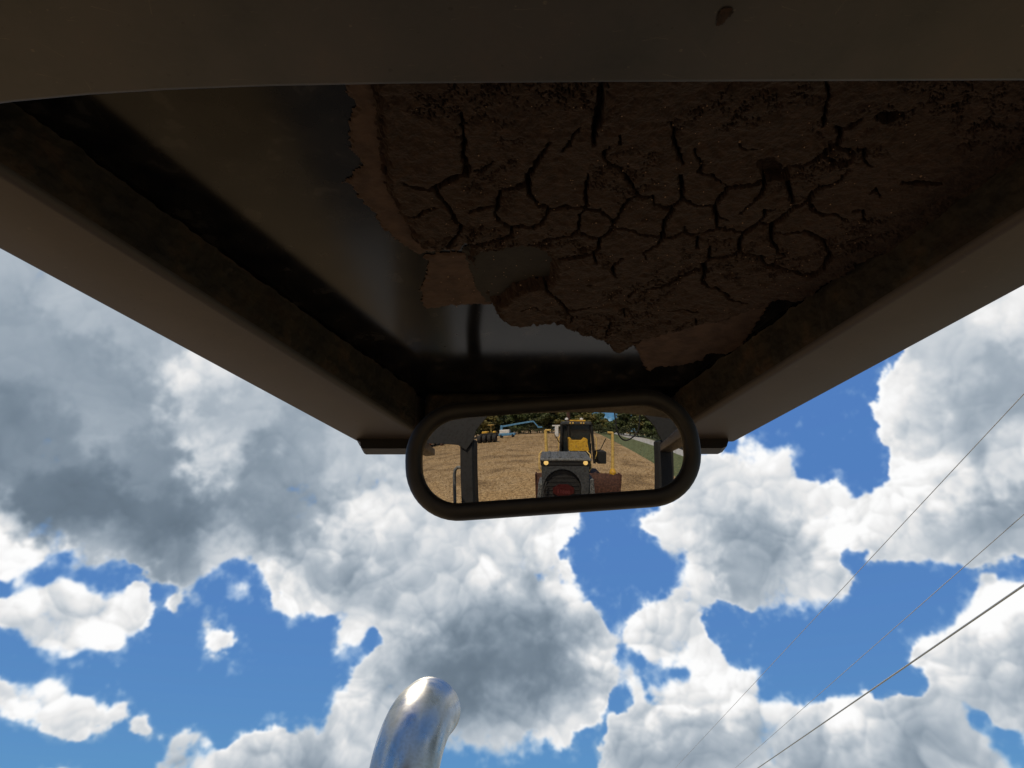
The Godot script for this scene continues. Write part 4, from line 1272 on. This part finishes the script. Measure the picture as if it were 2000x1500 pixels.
	for s in [[Vector3(-0.62, 2.1, -0.1), Vector3(-0.85, 2.45, -0.6)], [Vector3(0.62, 1.75, -0.1), Vector3(0.95, 2.35, -0.9)]]:
		part("hose", tube_mesh([s[0], (s[0] + s[1]) / 2.0 + Vector3(0.05, -0.14, 0), s[1]], [0.016], 6), M.black, t)

func make_far_machines() -> void:
	var r := thing("road_roller", "yellow rubber-tyred roller parked at the edge of the field", "roller", Vector3(-14.8, 0, 52.7))
	for k in 4:
		wheel("wheel", Vector3(-1.9 + 1.2 * k, 0.95, -0.6), 0.95, 0.85, M.rust, r)
	part("body", box_mesh(Vector3(0, 1.75, 1.0), Vector3(3.6, 1.0, 3.2), 0.12), M.black, r)
	part("bonnet", box_mesh(Vector3(-0.7, 2.45, 0.3), Vector3(1.5, 0.6, 1.6), 0.15), M.yellow, r)
	part("bonnet", box_mesh(Vector3(1.5, 2.35, 0.2), Vector3(0.7, 0.6, 1.2), 0.15), M.yellow, r)
	part("canopy_post", tube_mesh([Vector3(0.5, 2.2, 1.0), Vector3(0.5, 4.1, 1.0)], [0.09], 8), M.pale_yellow, r)
	part("canopy", box_mesh(Vector3(0.5, 4.2, 1.0), Vector3(1.3, 0.16, 1.4), 0.05), M.pale_yellow, r)
	var b := thing("boom_lift", "pale blue telescopic boom lift standing before the trees", "lift", Vector3(-15.5, 0, 80.0))
	part("chassis", box_mesh(Vector3(0, 1.1, 0), Vector3(5.6, 0.9, 2.4), 0.1), M.blue, b)
	part("engine_cover", box_mesh(Vector3(-0.8, 2.2, 0), Vector3(3.4, 1.3, 2.2), 0.12), M.white, b)
	for x in [-2.0, 2.0]:
		wheel("wheel", Vector3(x, 0.6, -1.2), 0.6, 0.45, M.blue, b)
		wheel("wheel", Vector3(x, 0.6, 1.2), 0.6, 0.45, M.blue, b)
	var boom := starts()
	box(boom, Vector3(3.3, 4.75, 0), Vector3(11.2, 0.6, 0.5), Basis(Vector3(0, 0, 1), deg_to_rad(7.5)), 0.05)
	part("boom", ends(boom), M.blue, b)
	var jib := starts()
	box(jib, Vector3(9.8, 4.6, 0), Vector3(2.7, 0.4, 0.4), Basis(Vector3(0, 0, 1), deg_to_rad(-52.0)), 0.04)
	part("jib", ends(jib), M.blue, b)
	part("basket", box_mesh(Vector3(11.3, 3.3, 0), Vector3(1.6, 0.5, 1.0), 0.05), M.blue, b)
	part("turret", box_mesh(Vector3(-2.0, 3.3, 0), Vector3(0.7, 2.4, 0.6), 0.05), M.blue, b)
	var e := thing("excavator", "small orange excavator far off at the field's left edge", "excavator", Vector3(-37.0, 0, 62.0))
	part("house", box_mesh(Vector3(0, 1.6, 0), Vector3(2.6, 1.3, 2.4), 0.12), M.orange, e)
	part("cab", box_mesh(Vector3(0.7, 2.5, 0.2), Vector3(1.0, 1.3, 1.2), 0.1), M.glass, e)
	part("boom", tube_mesh([Vector3(1.2, 1.8, -0.4), Vector3(3.4, 2.9, -0.4), Vector3(5.2, 1.9, -0.4)], [0.22, 0.2, 0.14], 8), M.orange, e)
	part("arm", tube_mesh([Vector3(5.2, 1.95, -0.4), Vector3(5.6, 0.7, -0.4)], [0.13, 0.12], 8), M.orange, e)
	part("bucket", box_mesh(Vector3(5.4, 0.45, -0.4), Vector3(0.8, 0.6, 0.9), 0.1), M.rust, e)
	for z in [-0.9, 0.9]:
		part("track", box_mesh(Vector3(0, 0.45, z), Vector3(3.2, 0.8, 0.5), 0.2), M.black, e)

func leaf_mesh(rng: RandomNumberGenerator, tall: float, wide: float, count: int) -> ArrayMesh:
	var st := starts()
	var lobes: Array = []
	for k in 16:
		var a := rng.randf() * TAU
		var h := rng.randf_range(0.22, 0.95)
		var out := wide * (0.5 - 0.32 * absf(h - 0.5)) * sqrt(rng.randf())
		lobes.append([Vector3(cos(a) * out, tall * h, sin(a) * out), rng.randf_range(0.12, 0.22) * tall])
	for i in count:
		var l: Array = lobes[rng.randi() % lobes.size()]
		var d := Vector3(rng.randfn(), rng.randfn(), rng.randfn()).normalized()
		var p: Vector3 = l[0] + d * l[1] * pow(rng.randf(), 0.4) * Vector3(1, 0.75, 1)
		var s := rng.randf_range(0.16, 0.36) * tall / 9.0
		var n := (d + Vector3(rng.randfn(), rng.randfn(), rng.randfn()) * 0.6).normalized()
		var u := n.cross(Vector3.UP).normalized() * s
		var v := n.cross(u).normalized() * s
		quad(st, p - u - v * 0.6, p + u * 0.8 - v, p + u + v * 0.7, p - u * 0.6 + v, p - n)
	return ends(st)

func make_trees() -> void:
	var rng := RandomNumberGenerator.new()
	rng.seed = 19
	var kinds := [["dense dark green tree in the wood line behind", Color(0.07, 0.08, 0.03), 12.5, 7.0], ["yellowing olive tree in the wood line behind", Color(0.15, 0.125, 0.035), 11.0, 6.5], ["mid green tree in the wood line behind", Color(0.085, 0.105, 0.034), 10.0, 6.0]]
	var protos: Array = []
	for k in kinds:
		var t := thing("broadleaf_tree", k[0], "tree", Vector3.ZERO, "trees along the far edge of the field")
		var tk := starts()
		tube(tk, [Vector3(0, -0.2, 0), Vector3(0.1, k[2] * 0.35, 0), Vector3(-0.1, k[2] * 0.8, 0.1)], [0.24, 0.17, 0.05], 8)
		for q in 6:
			var a := TAU * q / 6.0
			tube(tk, [Vector3(0.05, k[2] * (0.25 + 0.06 * q), 0), Vector3(cos(a) * 1.0, k[2] * (0.34 + 0.07 * q), sin(a) * 1.0), Vector3(cos(a) * 2.0, k[2] * (0.42 + 0.07 * q), sin(a) * 2.0)], [0.09, 0.06, 0.02], 6)
		part("trunk", ends(tk), M.bark, t)
		var lm := paint(k[1], 0.8)
		lm.backlight_enabled = true
		lm.backlight = Color(0.25, 0.3, 0.1)
		part("crown", leaf_mesh(rng, k[2], k[3], 2600), lm, t)
		protos.append(t)
	var spots: Array = []
	for i in 64:
		var f := i / 63.0
		# along the far edge, nearer on the left, lower on the right beyond the road
		var az := lerpf(-36.0, 36.0, f) + rng.randf_range(-0.6, 0.6)
		var dist := lerpf(74.0, 128.0, smoothstep(0.0, 0.4, f)) * rng.randf_range(0.98, 1.22)
		if az > 6.0:
			dist = rng.randf_range(125.0, 165.0)
		if az > 26.0:
			dist = rng.randf_range(85.0, 110.0)
		spots.append([sin(deg_to_rad(az)) * dist, cos(deg_to_rad(az)) * dist, az])
	for i in spots.size():
		var p: Node3D = protos[i % 3 if i < 3 else rng.randi() % 3]
		var o: Node3D = p
		if i >= 3:
			o = p.duplicate()
			o.name = numbered("broadleaf_tree")
			add_child(o)
		var s := rng.randf_range(0.95, 1.25) * (1.15 if spots[i][2] > 4.0 else 1.2)
		if spots[i][2] > 12.0 and spots[i][2] < 17.0:
			s *= 0.6
		o.position = Vector3(spots[i][0], 0, spots[i][1])
		o.rotation.y = rng.randf() * TAU
		o.scale = Vector3(s * rng.randf_range(1.0, 1.35), s, s * rng.randf_range(1.0, 1.35))
	var bush := starts()
	var brush := leaf_mesh(rng, 4.0, 4.5, 700)
	var lm := paint(Color(0.05, 0.06, 0.024), 0.85)
	var first: Node3D = null
	for i in 50:
		var az := lerpf(-37.0, 37.0, i / 49.0)
		var dist := lerpf(70.0, 124.0, smoothstep(0.0, 0.4, i / 49.0))
		if az > 6.0:
			dist = 122.0
		if az > 26.0:
			dist = 82.0
		var o: Node3D
		if first == null:
			first = thing("undergrowth_bush", "low dark bush at the foot of the wood line", "bush", Vector3.ZERO, "bushes under the wood line")
			part("foliage", brush, lm, first)
			o = first
		else:
			o = first.duplicate()
			o.name = numbered("undergrowth_bush")
			add_child(o)
		o.position = Vector3(sin(deg_to_rad(az)) * dist, -0.3, cos(deg_to_rad(az)) * dist)
		o.rotation.y = rng.randf() * TAU
		o.scale = Vector3(1.5, rng.randf_range(0.9, 1.5), 1.3)

func _ready() -> void:
	# camera
	var cam := Camera3D.new()
	cam.name = "camera"
	cam.position = EYE
	cam.rotation_degrees = Vector3(33, 0, 0)
	cam.fov = rad_to_deg(2.0 * atan(750.0 / 1510.0))
	cam.near = 0.02
	cam.far = 6000
	add_child(cam)
	# sky, sun, exposure
	var e := Environment.new()
	e.background_mode = Environment.BG_SKY
	e.sky = make_sky()
	e.background_energy_multiplier = 1.0
	e.tonemap_mode = Environment.TONE_MAPPER_LINEAR
	e.tonemap_exposure = 1.0
	e.sdfgi_enabled = true
	e.ssao_enabled = true
	e.ssil_enabled = true
	var env := WorldEnvironment.new()
	env.environment = e
	add_child(env)
	var sun := DirectionalLight3D.new()
	sun.name = "sun"
	sun.light_energy = 1.25
	sun.light_color = Color(1.0, 0.95, 0.86)
	sun.light_angular_distance = 0.5
	sun.shadow_enabled = true
	var el := deg_to_rad(60.0)
	var az := deg_to_rad(-28.0)
	var towards_sun := Vector3(sin(az) * cos(el), sin(el), -cos(az) * cos(el))
	add_child(sun)
	sun.look_at_from_position(Vector3.ZERO, -towards_sun, Vector3.RIGHT)
	# large structure
	make_materials()
	make_ground()
	make_canopy()
	make_machine()
	make_trees()
	# objects
	make_exhaust()
	make_wires()
	make_tractor()
	make_bulldozer()
	make_far_machines()
	make_mirror()
	# small details
	make_crust()
